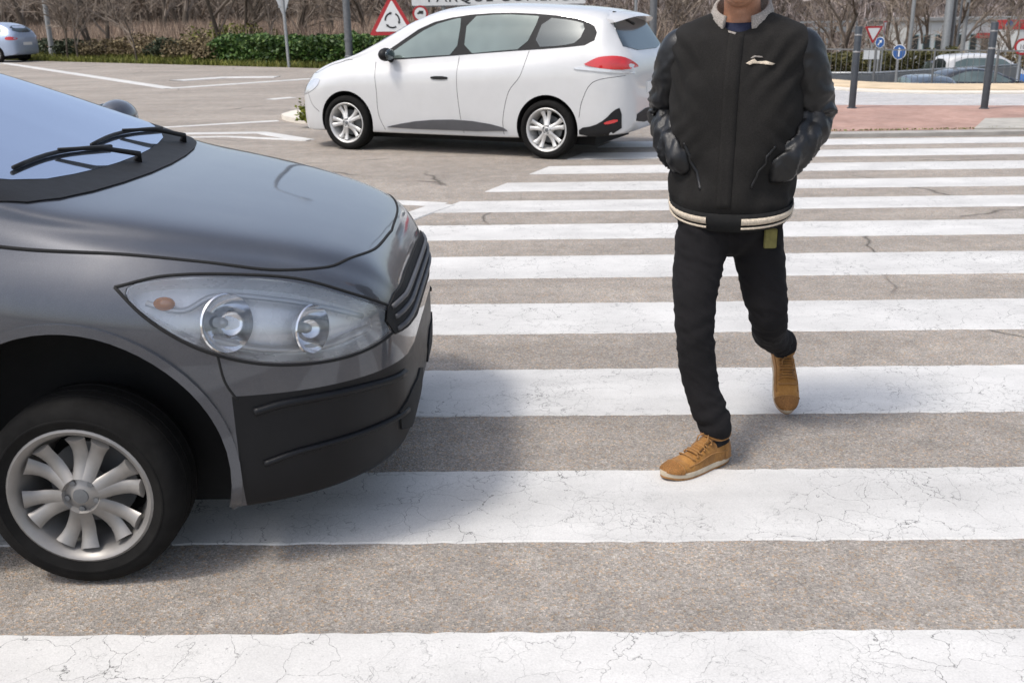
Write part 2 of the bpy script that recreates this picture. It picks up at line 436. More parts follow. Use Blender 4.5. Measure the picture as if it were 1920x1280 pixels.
# ------------------------------------------------------------------ ground, roads and markings
def sstep(a, b, x):
    t = min(max((x - a) / (b - a), 0), 1); return t * t * (3 - 2 * t)
FAR = [(-95, 96), (-20.6, 42.1), (-6.08, 31.6), (2.0, 25.4), (5.2, 22.0), (6.0, 20.4), (6.6, 19.2), (7.4, 18.5), (10, 18.1), (16, 17.7), (45, 16.0)]
def far_y(x):
    for (x0, y0), (x1, y1) in zip(FAR, FAR[1:]):
        if x <= x1: return y0 + (y1 - y0) * (x - x0) / (x1 - x0)
    return FAR[-1][1]
LOT = -2.2
def height(x, y):
    d = y - .5 - (far_y(max(x, 6.8)) if x > 3 else far_y(x))
    h = -.05
    h += LOT * sstep(1.6, 3.6, d) * sstep(5.0, 8.5, x + .1 * (y - 20)) * (1 + .35 * sstep(45, 90, y))
    left = 1 - sstep(0, 9, x)
    h += left * (.12 * sstep(.3, 2, d) + .5 * sstep(10, 60, d)) * (1 if d > 0 else 0)
    return h
def axis(lo, hi, fine_lo, fine_hi, st):
    a = []; v = fine_lo
    while v < fine_hi: a.append(v); v += st
    a.append(fine_hi); k = st; v = fine_hi
    while v < hi: k *= 1.35; v += k; a.append(min(v, hi))
    k = st; v = fine_lo; b = []
    while v > lo: k *= 1.35; v -= k; b.append(max(v, lo))
    return b[::-1] + a
gx = axis(-700, 700, -45, 45, .8); gy = axis(-700, 900, 14, 62, .8)
V = [(x, y, height(x, y)) for y in gy for x in gx]; n = len(gx)
Fc = [(j * n + i, j * n + i + 1, (j + 1) * n + i + 1, (j + 1) * n + i) for j in range(len(gy) - 1) for i in range(n - 1)]
struct(mobj('ground', V, Fc, M['field']))

poly = [(-95, -60), (45, -60)] + FAR[::-1]
road = struct(mobj('road', [(x, y, 0) for x, y in poly], [tuple(range(len(poly)))], M['asphalt'], smooth=False))

TOPS = [2.106, 3.019, 4.017, 5.045, 6.129, 7.127, 8.105, 9.028, 10.04, 11.023, 11.987]
BOTS = [1.60, 2.554, 3.507, 4.53, 5.587, 6.632, 7.634, 8.57, 9.545, 10.526, 11.481]
XREF = [.829, 1.13, 1.459, 1.798, 2.156, 2.485, 2.807, 3.111, 3.445, 3.769, 4.087]
def sheet(name, top, bot, z, m, parent, jit=.0045):
    # a painted strip between two polylines of equal length
    V = []; k = len(top)
    for i in range(k):
        a, b = Vector((top[i][0], top[i][1], 0)), Vector((bot[i][0], bot[i][1], 0)); d = (a - b).normalized()
        ja = random.uniform(-jit, jit) + .5 * jit * noise.noise(a * 9); jb = random.uniform(-jit, jit) + .5 * jit * noise.noise(b * 9)
        for p, q, zz in ((a, ja + .006, .0006), (a, ja, z), (b, jb, z), (b, jb - .006, .0006)): V.append((p.x + d.x * q, p.y + d.y * q, zz))
    return mobj(name, V, [(4 * i + j, 4 * i + j + 1, 4 * i + j + 5, 4 * i + j + 4) for i in range(k - 1) for j in range(3)], m, parent, False)
def left_end(y): return -.569 + (y - 7.727) * .419
for t, b, xr in [(1.106, .6, .55)] + list(zip(TOPS, BOTS, XREF)):
    x1 = 9.0; N = 260
    x0t, x0b = left_end(t), left_end(b)
    top = [(x0t + (x1 - x0t) * i / N, t - .0125 * (x0t + (x1 - x0t) * i / N - xr)) for i in range(N + 1)]
    bot = [(x0b + (x1 - x0b) * i / N, b - .0125 * (x0b + (x1 - x0b) * i / N - xr)) for i in range(N + 1)]
    sheet('zebra_stripe', top, bot, .004, M['paint'], road)
def line_mark(P, w, name='lane_line', z=.004):
    P = [Vector((p[0], p[1], 0)) for p in P]; L = []; Q = []
    # subdivide
    S = []
    for a, b in zip(P, P[1:]):
        k = max(2, int((b - a).length / .4))
        S += [a.lerp(b, i / k) for i in range(k)]
    S.append(P[-1])
    for i, p in enumerate(S):
        d = (S[min(i + 1, len(S) - 1)] - S[max(i - 1, 0)]).normalized(); nn = Vector((-d.y, d.x, 0))
        L.append(p + nn * w / 2); Q.append(p - nn * w / 2)
    sheet(name, L, Q, z, M['paint'], road, .006)
line_mark([(-30, 53.5), (-19.2, 39.3), (-7.55, 22.98)], .30)
line_mark([(-7.6, 22.9), (-4.94, 25.9), (-1.5, 29.8)], .28, z=.008)
line_mark([(-9.5, 12.3), (-5.03, 14.4), (-3.45, 15.2)], .14)
line_mark([(-5.6, 13.45), (-4.4, 13.6), (-3.32, 13.59), (-2.5, 12.62)], .2, 'nose_outline')
line_mark([(-2.5, 12.6), (-3.646, 13.15), (-5.4, 13.1)], .1, 'nose_outline', .008)
p0, p1, p2 = gnd(690, 377), gnd(832, 384), gnd(745, 415)
line_mark([p0 + (p0 - p1) * 3, p1], .17, 'yield_outline'); line_mark([p1, p1 + (p2 - p1) * 3.0], .19, 'yield_outline', .008)
line_mark([gnd(503, 187), gnd(548, 183)], .22, 'lane_dash')
line_mark([gnd(330, 152), gnd(420, 146), gnd(520, 145)], .55, 'lane_line', .012)
# thin asphalt joints and tar lines are part of the asphalt material

# far pavement island of red pavers and the road behind it, its glare put into a paler colour
NEARK = [(2.55, 12.35), (3.2, 12.16), (3.86, 12.13), (6.2, 12.16), (9, 12.2), (14, 12.3), (30, 13.0)]
def island(name, near, far, z, m, kerbm=None):
    pts = near + far[::-1]; k = len(pts); h = len(near)
    V = [(x, y, z) for x, y in pts] + [(x, y, -.02) for x, y in pts]
    Fs = [(i, i + 1, k - 2 - i, k - 1 - i) for i in range(h - 1)] + [(i, i + k, (i + 1) % k + k, (i + 1) % k) for i in range(k)]
    return struct(mobj(name, V, Fs, m, smooth=False))
def offs(P, d): return [(x, y + d) for x, y in P]
FARB = [(2.7, 15.2), (3.4, 16.25), (5.36, 15.93), (7.25, 15.54), (9, 15.25), (14, 14.9), (30, 14.2)]
kerb = island('pavement_kerb', NEARK, offs(NEARK, .26), .045, M['kerb'])
pave = island('brick_pavement', offs(NEARK, .265), FARB, .05, M['brick'])
pr = [(2.75, 15.2), (3.1, 17.2), (3.2, 19.5), (2.6, 23.6), (5.0, 21.9), (5.8, 20.6), (6.5, 19.1), (7.4, 18.4), (10, 18.0), (16, 17.6), (45, 15.9), (45, 13.9), (30, 14.0)]
struct(mobj('glare_road', [(x, y, .016) for x, y in pr], [tuple(range(len(pr)))[::-1]], M['asphalt_far'], smooth=False))
sk = [(5.5, 21.8), (5.85, 20.6), (6.5, 19.1), (7.4, 18.35), (8.6, 18.08), (10, 17.95), (16, 17.55), (45, 15.85)]
sk = [(p.x, p.y) for p in catmull([(x, y, 0) for x, y in sk], 6)]
island('pale_kerb', sk, [(x + .2, y + .55) for x, y in sk], .04, M['sandlight'])
island('sand_kerb', [(x + .205, y + .56) for x, y in sk], [(x + .9, y + 2.0) for x, y in sk], .06, M['sandkerb'])
# ramp slab at the right of the pavement
sl_ = [gnd(1826, 250), gnd(1846, 231), gnd(1925, 230), gnd(1990, 231), gnd(1990, 250)]
sb = MB(); sb.prism([(p.x, p.y) for p in sl_][::-1], ((0, 0, .03), (1, 0, 0), (0, 1, 0)), .035)
struct(sb.build('ramp_slab', M['concrete']))

def leaf_cloud(pts, size, normals=None, droop=.6, n=3):
    V = []; Fs = []
    for i, p in enumerate(pts):
        s = size * random.uniform(.6, 1.35)
        a = Vector((random.gauss(0, 1), random.gauss(0, 1), random.gauss(0, droop))).normalized()
        b = a.orthogonal().normalized(); b = Matrix.Rotation(random.uniform(0, 6.28), 3, a) @ b
        k = len(V); V += [p - a * s * .5, p + b * s * .28, p + a * s * .5, p - b * s * .28]; Fs.append((k, k + 1, k + 2, k + 3))
    return V, Fs
def blades(pts, h, wdt, lean=.25):
    V = []; Fs = []
    for p in pts:
        hh = h * random.uniform(.55, 1.25); a = random.uniform(0, 6.28); d = Vector((math.cos(a), math.sin(a), 0)); l = Vector((random.gauss(0, lean), random.gauss(0, lean), 1)) * hh
        k = len(V); V += [p - d * wdt, p + d * wdt, p + l * .6 + d * wdt * .7, p + l * .6 - d * wdt * .7, p + l + Vector((random.gauss(0, .06), random.gauss(0, .06), -.02)) * hh]
        Fs += [(k, k + 1, k + 2, k + 3), (k + 3, k + 2, k + 4)]
    return V, Fs
# moss in the gutter
pts = []
for i in range(500):
    x = random.uniform(3.0, 8.5); y = 12.16 + (x - 3.86) * .01 + .275 + random.gauss(0, .018); pts.append(Vector((x, y, .055)))
V, Fs = leaf_cloud(pts, .035); tag(mobj('gutter_moss', V, Fs, M['moss'], smooth=False), 'thin line of moss growing along the brick pavement edge', 'moss', kind='stuff')

# painted island behind the white car
isl = [(-3.42, 15.4), (-2.98, 14.75), (-1.9, 14.35), (.6, 14.5), (1.4, 15.6), (1.2, 17.6), (-.6, 18.0), (-2.2, 17.4), (-3.25, 16.5), (-3.46, 15.9)]
isl = [(p.x, p.y) for p in catmull([(x, y, 0) for x, y in isl], 6, True)]
mb = MB(); mb.prism(isl, ((0, 0, -.02), (1, 0, 0), (0, 1, 0)), .085); ii = struct(mb.build('traffic_island', M['sandlight']))
cx, cy = -1.2, 16.1
mb = MB(); mb.prism([(cx + (x - cx) * .88, cy + (y - cy) * .86) for x, y in isl], ((0, 0, .055), (1, 0, 0), (0, 1, 0)), .016); mb.build('island_top', M['kerb'], ii)
w0 = gnd(577, 226, .1); pts = [w0 + Vector((random.gauss(0, .06), random.gauss(0, .06), abs(random.gauss(0, .10)))) for _ in range(260)]
V, Fs = leaf_cloud(pts, .07); tag(mobj('weed', V, Fs, M['weed'], smooth=False), 'yellow-green weed tuft on the tip of the traffic island', 'weed')

# ------------------------------------------------------------------ verge, reeds, hedge, bushes
pts = []
for i in range(15000):
    x = random.uniform(-34, -2); d = random.random() ** 1.5 * 2.6; pts.append(Vector((x, far_y(x) + .15 + d * 1.25, height(x, far_y(x) + .15 + d * 1.25))))
V, Fs = blades(pts, .22, .02, .35); tag(mobj('verge_grass', V, Fs, M['grass'], smooth=False), 'yellow-green grass verge along the far road edge', 'grass', kind='stuff')
pts = []
while len(pts) < 30000:
    y = 26 + 70 * random.random() ** 1.7; x = random.uniform(-.62 * y - 6, .22 * y)
    d = y - far_y(x)
    if d < 4.0 or (x > 4 and d < 14): continue
    pts.append(Vector((x, y, height(x, y))))
V, Fs = blades(pts, 1.15, .022, .22); tag(mobj('dry_reeds', V, Fs, M['reed'], smooth=False), 'field of dry pinkish-brown reeds beyond the road', 'reeds', kind='stuff')

def bush(name, c, r, count, leaf, m, label, cat, group=None, flat=.4):
    pts = []
    while len(pts) < count:
        p = Vector((random.gauss(0, 1), random.gauss(0, 1), random.gauss(0, 1))).normalized() * (random.random() ** .33)
        q = Vector((p.x * r[0], p.y * r[1], p.z * r[2]))
        k = noise.noise(Vector((q.x * 1.9 + c[0], q.y * 1.9 + c[1], q.z * 1.9)))
        if k < -.22: continue
        q *= 1 + .3 * noise.noise(q * 2.3 + Vector(c)); q.z = max(q.z + r[2] * .8, .0)
        pts.append(Vector(c) + q)
    V, Fs = leaf_cloud(pts, leaf)
    e = empty(name, c); 
    o = mobj('foliage', [v - Vector(c) for v in V], Fs, m, e, False)
    s = MB()
    for k in range(7):
        a = random.uniform(0, 6.28); s.path([(0, 0, -.1), (math.cos(a) * r[0] * .3, math.sin(a) * r[1] * .3, r[2] * .7), (math.cos(a) * r[0] * .6, math.sin(a) * r[1] * .6, r[2] * 1.3)], [.03, .02, .006], 5)
    s.build('stem', M['bark'], e)
    return tag(e, label, cat, group)
def gz(x, dy):
    y = far_y(x) + dy; return (x, y, height(x, y))
def px_bush(px, d, **kw):
    # the point on the verge line seen at that column
    best = min(((abs((lambda v: v)(proj_x(x, far_y(x) + d)) - px), x) for x in [i * .1 for i in range(-340, 60)]), key=lambda a: a[0])[1]
    return best
def proj_x(x, y):
    v = Vector((x, y, 0)) - Vector((0, 0, CAM_H)); return 960 + F_PX * v.dot(rr) / v.dot(fwd)
for px, d, r, cnt, mm, lab in [
    (88, 3.0, (1.3, .8, .40), 1500, 'darkbush', 'low dark green bush just behind the leaning-looking grey lamp post'),
    (150, 2.6, (1.0, .7, .38), 2200, 'darkbush', 'small dark green bush at the verge, right of the grey lamp post'),
    (215, 2.6, (1.5, .8, .42), 1700, 'drybush', 'dry brown bush at the verge between two thin saplings'),
    (270, 2.8, (1.3, .8, .5), 1500, 'drybush', 'dry brown bush at the foot of the single thin sapling'),
    (322, 2.8, (.9, .7, .42), 2000, 'darkbush', 'dull green bush right of the dry brown bushes'),
    (362, 2.7, (1.1, .8, .48), 1500, 'drybush', 'tangled straw-coloured bush beside the left end of the ivy hedge'),
    (408, 1.7, (.8, .5, .36), 1700, 'drybush', 'low reddish-brown bush in front of the ivy hedge')]:
    x = px_bush(px, d); bush('bush', gz(x, d), r, cnt, .13, M[mm], lab, 'bush')
# ivy hedge
x0, x1 = px_bush(385, 2.2), px_bush(735, 2.2)
pts = []
while len(pts) < 26000:
    t = random.random(); x = x0 + (x1 + 3.5 - x0) * t; d = 1.2 + 1.9 * random.random()
    top = .86 + .2 * noise.noise(Vector((x * 1.1, 0, 3))) + .09 * noise.noise(Vector((x * 3.7, 1, 3))); top *= sstep(0, .08, t) * .6 + .4
    z = random.random() ** .75 * top
    if d > 1.2 + .5 * (1 - z / top) ** 0 and random.random() < .45 and z < top - .12 and d > 1.75: continue
    f = .3 * noise.noise(Vector((x * 1.6, z * 2.2, 7)))
    if noise.noise(Vector((x * 3.1, z * 4.2, d * 3))) < -.28: continue
    y = far_y(x) + d + f; pts.append(Vector((x, y, height(x, y) + z)))
V, Fs = leaf_cloud(pts, .13); tag(mobj('ivy_hedge', V, Fs, M['ivy'], smooth=False), 'long green ivy-covered hedge along the far side of the road', 'hedge')
# a bank of grass-green behind the left end of the hedge
x = px_bush(440, 5.5); bush('bush', gz(x, 5.2), (2.2, 1.0, .68), 2600, .13, M['grass'], 'bright grassy bush rising behind the left end of the ivy hedge', 'bush')

# ------------------------------------------------------------------ trees
def make_tree(seed, h, rad, spread, twigs, multi=1, m='bark', tm='twig'):
    rnd = random.Random(seed); tr = MB(); cr = MB()
    def grow(p, d, L, r, lvl):
        k = 4; P = [p]; q = p; dd = d.copy()
        for i in range(k):
            dd = (dd + Vector((rnd.gauss(0, .13), rnd.gauss(0, .13), rnd.gauss(.03, .08)))).normalized(); q = q + dd * (L / k); P.append(q)
        rads = [r * (1 - .42 * i / k) for i in range(k + 1)]
        (tr if lvl == 0 else cr).path(P, rads, 7 if lvl == 0 else (5 if lvl == 1 else 3), cap=False)
        if lvl >= 3: return
        nb = [6, 5, twigs][lvl]
        for b in range(nb):
            t = rnd.uniform(.35 if lvl == 0 else .2, 1); i = min(int(t * k), k - 1); q = P[i].lerp(P[i + 1], t * k - i)
            a = rnd.uniform(0, 6.28); o = dd.orthogonal().normalized(); o = Matrix.Rotation(a, 3, dd) @ o
            nd = (dd * rnd.uniform(.35, .9) + o * rnd.uniform(.5, 1.0) * spread + Vector((0, 0, .22))).normalized()
            grow(q, nd, L * rnd.uniform(.42, .68), max(r * rnd.uniform(.32, .55), .007), lvl + 1)
    for s in range(multi):
        a = rnd.uniform(0, 6.28); o = Vector((math.cos(a), math.sin(a), 0)) * (.28 * (multi > 1))
        grow(o + Vector((0, 0, -.2)), (Vector((0, 0, 1)) + o * .8).normalized(), h * rnd.uniform(.45, .6), rad * rnd.uniform(.75, 1.1), 0)
    e = empty('bare_tree'); t_ = tr.build('trunk', M[m], e, True); c_ = cr.build('crown', M[tm], e, False)
    return e
protos = [make_tree(3, 6.5, .13, 1.0, 6), make_tree(11, 5.5, .09, 1.15, 7, 3), make_tree(23, 7.5, .17, .9, 6), make_tree(31, 4.5, .05, .8, 6, 1)]
used = [False] * 4
TG = {}
def tree_at(px, dist, kind, label, group=None, sc=1., z=None):
    x = (px - 960) / F_PX * dist / math.cos(PITCH) * 1.0
    for _ in range(4):
        x += (px - proj_x(x, dist)) * dist / F_PX
    z = height(x, dist) if z is None else z
    e = protos[kind]
    if used[kind]: e = dup(e)
    used[kind] = True
    e.location = (x, dist, z); e.rotation_euler = (0, 0, random.uniform(0, 6.28)); e.scale = (sc,) * 3
    tag(e, label, 'tree', group)
for px, ds, k, lab, g in [
    (20, 52, 0, 'bare brown tree standing in the reeds behind the silver-blue car', None),
    (62, 58, 2, 'dark bare tree at the back of the reeds, just left of the grey lamp post', None),
    (128, 41, 3, 'thin curved bare sapling in the reeds right of the grey lamp post', None),
    (146, 40, 3, 'second thin sapling close beside the curved sapling', None),
    (186, 42, 1, 'forked bare tree rising out of the dark bushes at the verge', None),
    (258, 37, 3, 'single straight thin sapling rising from the dry brown bushes', None),
    (310, 70, 2, 'dark stout bare tree at the far edge of the reed field', None),
    (346, 62, 2, 'short dark-trunked bare tree standing alone in the reed field', None),
    (446, 40, 1, 'clump of bare stems behind the left part of the ivy hedge', None),
    (490, 42, 0, 'leaning bare tree behind the ivy hedge, left of the triangular sign back', None),
    (512, 39, 3, 'slim bare tree behind the ivy hedge, next to the triangular sign back', None),
    (560, 44, 1, 'bare multi-stemmed tree behind the hedge, right of the triangular sign back', None),
    (582, 50, 0, 'bare tree behind the hedge between the sign back and the tall grey pole', None),
    (628, 46, 2, 'bare tree behind the hedge just left of the tall grey pole', None),
    (690, 44, 1, 'bare tree behind the hedge, just left of the roundabout warning sign', None),
    (806, 55, 0, 'bare tree behind the small round prohibition sign', None),
    (1172, 46, 1, 'bare tree above the rear of the white estate car', None),
    (1262, 44, 0, 'bare tree behind the shoulder of the walking person, beside the grey pole', None),
    (1286, 48, 2, 'bare tree half hidden behind the head side of the walking person', None),
    (1545, 52, 0, 'bare tree at the right shoulder of the walking person', None),
    (1572, 50, 2, 'stout brown tree left of the two yield signs', None),
    (1692, 60, 0, 'brown bare tree right of the two yield signs', None),
    (1665, 66, 1, 'bushy bare tree behind the yield signs', None),
    (1802, 52, 2, 'leaning bare tree right of the thick pale lamp column', None),
    (1846, 56, 3, 'thin bare tree left of the right-hand dark post, in front of the pale building', None),
    (1886, 54, 3, 'thin bare tree in front of the pale building, right of the right-hand dark post', None),
    (1905, 58, 0, 'bare tree beside the red-topped kiosk', None)]:
    tree_at(px, ds, k, lab, g, random.uniform(.85, 1.15))
for px in list(range(-60, 640, 34)):
    tree_at(px + random.uniform(-10, 10), random.uniform(74, 96), random.choice([0, 1, 2]), 'grey-brown bare tree in the wood at the back of the reed field', 'bare trees in the wood behind the reeds', random.uniform(.9, 1.3))
for px in list(range(660, 1980, 36)):
    tree_at(px + random.uniform(-10, 10), random.uniform(78, 120), random.choice([0, 1, 2]), 'pinkish-grey bare tree in the wood behind the signs and the car park', 'bare trees in the wood behind the signs', random.uniform(1.0, 1.4), z=-.8)
# the far wood that reads as one mass of twigs
def wood(name, xr, yr, z0, hmax, count, m, label, wd=.035):
    V = []; Fs = []
    for i in range(count):
        y = random.uniform(*yr); x = random.uniform(xr[0], xr[1]) * y / 100
        z = z0 + hmax * random.random() ** 1.35
        d = Vector((random.gauss(0, .5), random.gauss(0, .5), random.gauss(.75, .5))).normalized(); L = random.uniform(.6, 2.0)
        sd_ = d.cross(Vector((random.gauss(0, 1), random.gauss(0, 1), random.gauss(0, 1)))).normalized() * wd * random.uniform(.3, 1.4)
        k = len(V); p = Vector((x, y, z)); q = p + d * L; r_ = p + d * L * .5 + Vector((random.gauss(0, .12), random.gauss(0, .12), random.gauss(0, .12)))
        V += [p - sd_, p + sd_, r_ + sd_ * .8, r_ - sd_ * .8, q]; Fs += [(k, k + 1, k + 2, k + 3), (k + 3, k + 2, k + 4)]
    tag(mobj(name, V, Fs, M[m], smooth=False), label, 'wood', kind='stuff')
wood('woodland', (-68, -12), (88, 128), -.2, 9, 60000, 'twig', 'dense grey-brown leafless wood beyond the reed field', .06)
wood('woodland', (-14, 62), (92, 135), -2.5, 11, 62000, 'twigpale', 'paler pinkish-grey leafless wood behind the signs and car park', .055)

# ------------------------------------------------------------------ poles, signs, posts
def lean_post(name, px, py, Y, ptop, r, m, label, cat, h=None, z=None, n=14, group=None, extra=None):
    b = at(px, py, Y)
    if z is not None: b.z = z
    e = empty(name, b); mb = MB(); mb.path([(0, 0, -.05), (0, 0, h)], [r, r * .8], n)
    o = mb.build('pole', M[m], e); autosmooth(o)
    fl = MB(); fl.lathe([(0, .0), (r * 1.9, .0), (r * 1.9, .03), (r * 1.25, .05), (r * 1.2, .3), (r, .32)], axis='Z', n=n); autosmooth(fl.build('base_collar', M[m], e))
    tag(e, label, cat, group); return e
def lamp_head(e, h, side=1):
    mb = MB(); mb.path([(0, 0, h), (.3 * side, 0, h + .35), (1.2 * side, 0, h + .5)], [.05, .04, .035], 8); mb.build('arm', M['pole'], e, True)
    mb = MB(); mb.ell((1.5 * side, 0, h + .5), (.38, .14, .07), nu=14, nv=8); mb.build('lamp', M['galv'], e, True)
y_ = 43.5; b_ = at(99, 107, y_)
e = lean_post('lamp_post', 99, 107, y_, 0, .105, 'pole', 'slender grey lamp post on the verge beside the silver-blue car', 'lamp post', 7.0, height(b_.x, y_)); lamp_head(e, 7)
e = lean_post('lamp_post', 655, 105, 31.2, 0, .115, 'dgalv', 'tall grey steel lamp post behind the bonnet of the white car', 'lamp post', 7.5, .05); lamp_head(e, 7.5)
mb = MB(); mb.path([(0, 0, .75), (0, 0, .82)], .13, 14); mb.build('band', M['dgalv'], e)
e = lean_post('lamp_post', 1224, 60, 27.0, 0, .10, 'dgalv', 'grey pole rising behind the tail of the white car beside the walking person', 'lamp post', 6.5, .0); lamp_head(e, 6.5)
e = lean_post('pole', 1191, 60, 36.0, 0, .055, 'galv', 'thin pale pole rising behind the roof of the white car', 'pole', 4.5, -.1)
z_ = LOT
e = lean_post('lamp_post', 1775, 60, 47.0, 0, .19, 'galv', 'thick pale steel lamp column standing in the car park', 'lamp post', 11., z_); lamp_head(e, 11, -1)
mb = MB(); mb.box((.30, .05, 1.2), (.06, .22, 6.)); mb.build('cable_duct', M['dgalv'], e)
e = lean_post('lamp_post', 1708, 60, 50.0, 0, .10, 'galv', 'slim pale lamp post right of the round blue arrow sign', 'lamp post', 8., z_); lamp_head(e, 8)
e = lean_post('lamp_post', 1808, 60, 52.0, 0, .12, 'pole', 'slim grey lamp post right of the thick pale lamp column', 'lamp post', 9., z_); lamp_head(e, 9)
e = lean_post('pole', 1797, 60, 49.0, 0, .06, 'dgalv', 'thin dark pole between the two lamp posts of the car park', 'pole', 4.3, z_)

def fr(o, ang):          # a vertical frame facing the camera side, turned by ang about z
    return (Vector(o), Vector((math.cos(ang), math.sin(ang), 0)), Vector((0, 0, 1)))
def shift(frame, d):
    o, u, v = frame; return (o + u.cross(v) * d, u, v)
def rounded(poly, r, k=5):
    out = []; n = len(poly)
    for i in range(n):
        p0, p, p1 = [Vector((*poly[j % n], 0)) for j in (i - 1, i, i + 1)]
        a = (p0 - p).normalized(); b = (p1 - p).normalized(); ang = a.angle(b); t = r / math.tan(ang / 2)
        A, B = p + a * t, p + b * t
        for q in range(k + 1):
            s = q / k; c = A * (1 - s) ** 2 + p * 2 * s * (1 - s) + B * s * s; out.append((c.x, c.y))
    return out
def circ(r, n=32, c=(0, 0)): return [(c[0] + r * math.cos(2 * PI * i / n), c[1] + r * math.sin(2 * PI * i / n)) for i in range(n)]
def arc_band(r, w, a0, a1, k=12):
    A = [(r + w / 2, a0 + (a1 - a0) * i / k) for i in range(k + 1)] + [(r - w / 2, a1 + (a0 - a1) * i / k) for i in range(k + 1)]
    return [(q * math.cos(t), q * math.sin(t)) for q, t in A]
def tri(side, up=True):
    h = side * math.sqrt(3) / 2
    return [(-side / 2, 0), (side / 2, 0), (0, h)] if up else [(0, 0), (side / 2, h), (-side / 2, h)]
def layer(e, name, poly, frame, d, t, m):
    mb = MB(); mb.prism(poly, shift(frame, d), t); return mb.build(name, m, e)
def sign_post(e, base, r=.035, m='galv', top=2.):
    mb = MB(); mb.path([(0, .06, 0), (0, .06, top)], r, 10); autosmooth(mb.build('post', M[m], e))
# roundabout warning sign on the traffic island
Y = 17.6; bl = at(693, 67, Y); br = at(781, 69, Y); side = br.x - bl.x; c = (bl + br) / 2
e = empty('roundabout_sign', (c.x, Y, .1)); f0 = fr((0, 0, bl.z - .1), R(3))
layer(e, 'panel', rounded(tri(side), .035), f0, -.006, -.0 + .012, M['redsign'])
inner = [(x * .74, side * .2887 + (y - side * .2887) * .74) for x, y in tri(side)]
layer(e, 'white_field', rounded(inner, .02), f0, .008, .003, M['whitesign'])
fc = fr(f0[0] + Vector((0, 0, side * .30)), R(3))
g = MB()
for k in range(3):
    a = R(62 + 120 * k); pl = arc_band(side * .148, side * .034, a, a - R(74))
    g.prism(pl[::-1], shift(fc, .013), .002)
    t = a - R(74); hx, hy = side * .148 * math.cos(t), side * .148 * math.sin(t); tx, ty = math.sin(t), -math.cos(t); nx, ny = math.cos(t), math.sin(t); s_ = side * .034
    g.prism([(hx + nx * s_, hy + ny * s_), (hx - nx * s_, hy - ny * s_), (hx + tx * s_ * 1.5, hy + ty * s_ * 1.5)], shift(fc, .0155), .0015)
g.build('arrow_ring', M['blacksign'], e)
sign_post(e, 0, .03, 'galv', bl.z + side * .7); tag(e, 'red-bordered triangular roundabout warning sign with ring of black arrows', 'road sign')
# yield sign seen from behind
Y = 32.4; tip = at(533, 33, Y); e = empty('yield_sign', (tip.x, Y, .0)); f0 = fr((0, 0, tip.z), R(-38))
layer(e, 'panel', rounded(tri(.95, False), .04), f0, 0, .02, M['signback'])
mb = MB(); mb.path([(.04, -.05, -.1), (.0, -.05, tip.z + .75)], .05, 10); autosmooth(mb.build('post', M['galv'], e))
mb = MB(); mb.box((0, -.03, tip.z + .3), (.3, .03, .05)); mb.box((0, -.03, tip.z + .6), (.5, .03, .05)); mb.build('bracket', M['galv'], e)
tag(e, 'triangular sign seen from its plain grey back, on a thin post before the hedge', 'road sign')
# big white direction board with black writing, mostly above the frame
Y = 34.0; a_ = at(772, 11.5, Y); b2 = at(1098, 14, Y + .2); ang = math.atan2(b2.y - a_.y, b2.x - a_.x)
wd_ = (b2 - a_).length; e = empty('direction_board', (a_.x, Y, 0)); f0 = fr((0, 0, a_.z), ang)
layer(e, 'panel', rounded([(0, 0), (wd_, 0), (wd_, 1.5), (0, 1.5)], .06), f0, -.03, .03, M['whitesign'])
mb = MB(); mb.box(f0[0] + f0[1] * wd_ / 2 + Vector((0, 0, -.025)), (wd_ - .1, .05, .03), ang); mb.build('frame', M['dgalv'], e)
for s in (.18, .82):
    mb = MB(); mb.path([f0[1] * wd_ * s + Vector((0, .09, -.1)), f0[1] * wd_ * s + Vector((0, .09, a_.z + 1.4))], .07, 10); autosmooth(mb.build('post', M['galv'], e))
def text(e, name, body, size, frame, d, m, align='LEFT', ext=.003):
    cu = bpy.data.curves.new(name, 'FONT'); cu.body = body; cu.size = size; cu.extrude = ext; cu.align_x = align; cu.materials.append(m); cu.space_character = 1.06
    to = bpy.data.objects.new(name, cu); COL.objects.link(to); dg = bpy.context.evaluated_depsgraph_get(); dg.update()
    me = bpy.data.meshes.new_from_object(to.evaluated_get(dg)); bpy.data.objects.remove(to); me.name = name
    o = bpy.data.objects.new(name, me); link(o, e)
    fo, u, v = shift(frame, d); mtx = Matrix((u, v, u.cross(v))).transposed().to_4x4(); mtx.translation = fo; o.matrix_local = mtx; return o
tf = fr(f0[0] + f0[1] * .5 + Vector((0, 0, .11)), ang)
# the base line drops a little to the right, as on the board
text(e, 'lettering', 'PARQUE COMERCIAL', .54, tf, .004, M['blacksign'])
tag(e, 'large white direction board with black capital lettering above the white car roof', 'sign board')
# round prohibition sign under the board
Y = 31.0; c = at(788, 26, Y); e = empty('prohibition_sign', (c.x, Y, 0)); f0 = fr((0, 0, c.z), R(5)); r_ = 14.0 / F_PX * Y
layer(e, 'panel', circ(r_), f0, -.01, .012, M['redsign']); layer(e, 'white_field', circ(r_ * .74), f0, .004, .003, M['whitesign'])
q = r_ * .4; layer(e, 'lorry_symbol', [(-q, -.1 * q), (-q, .25 * q), (-.5 * q, .5 * q), (-.4 * q, .85 * q), (q, .85 * q), (q, -.1 * q), (.7 * q, -.1 * q), (.6 * q, -.35 * q), (.4 * q, -.1 * q), (-.45 * q, -.1 * q), (-.6 * q, -.35 * q), (-.75 * q, -.1 * q)], f0, .008, .002, M['blacksign'])
sign_post(e, 0, .03, 'galv', c.z); tag(e, 'small round red-ringed lorry prohibition sign below the white direction board', 'road sign')
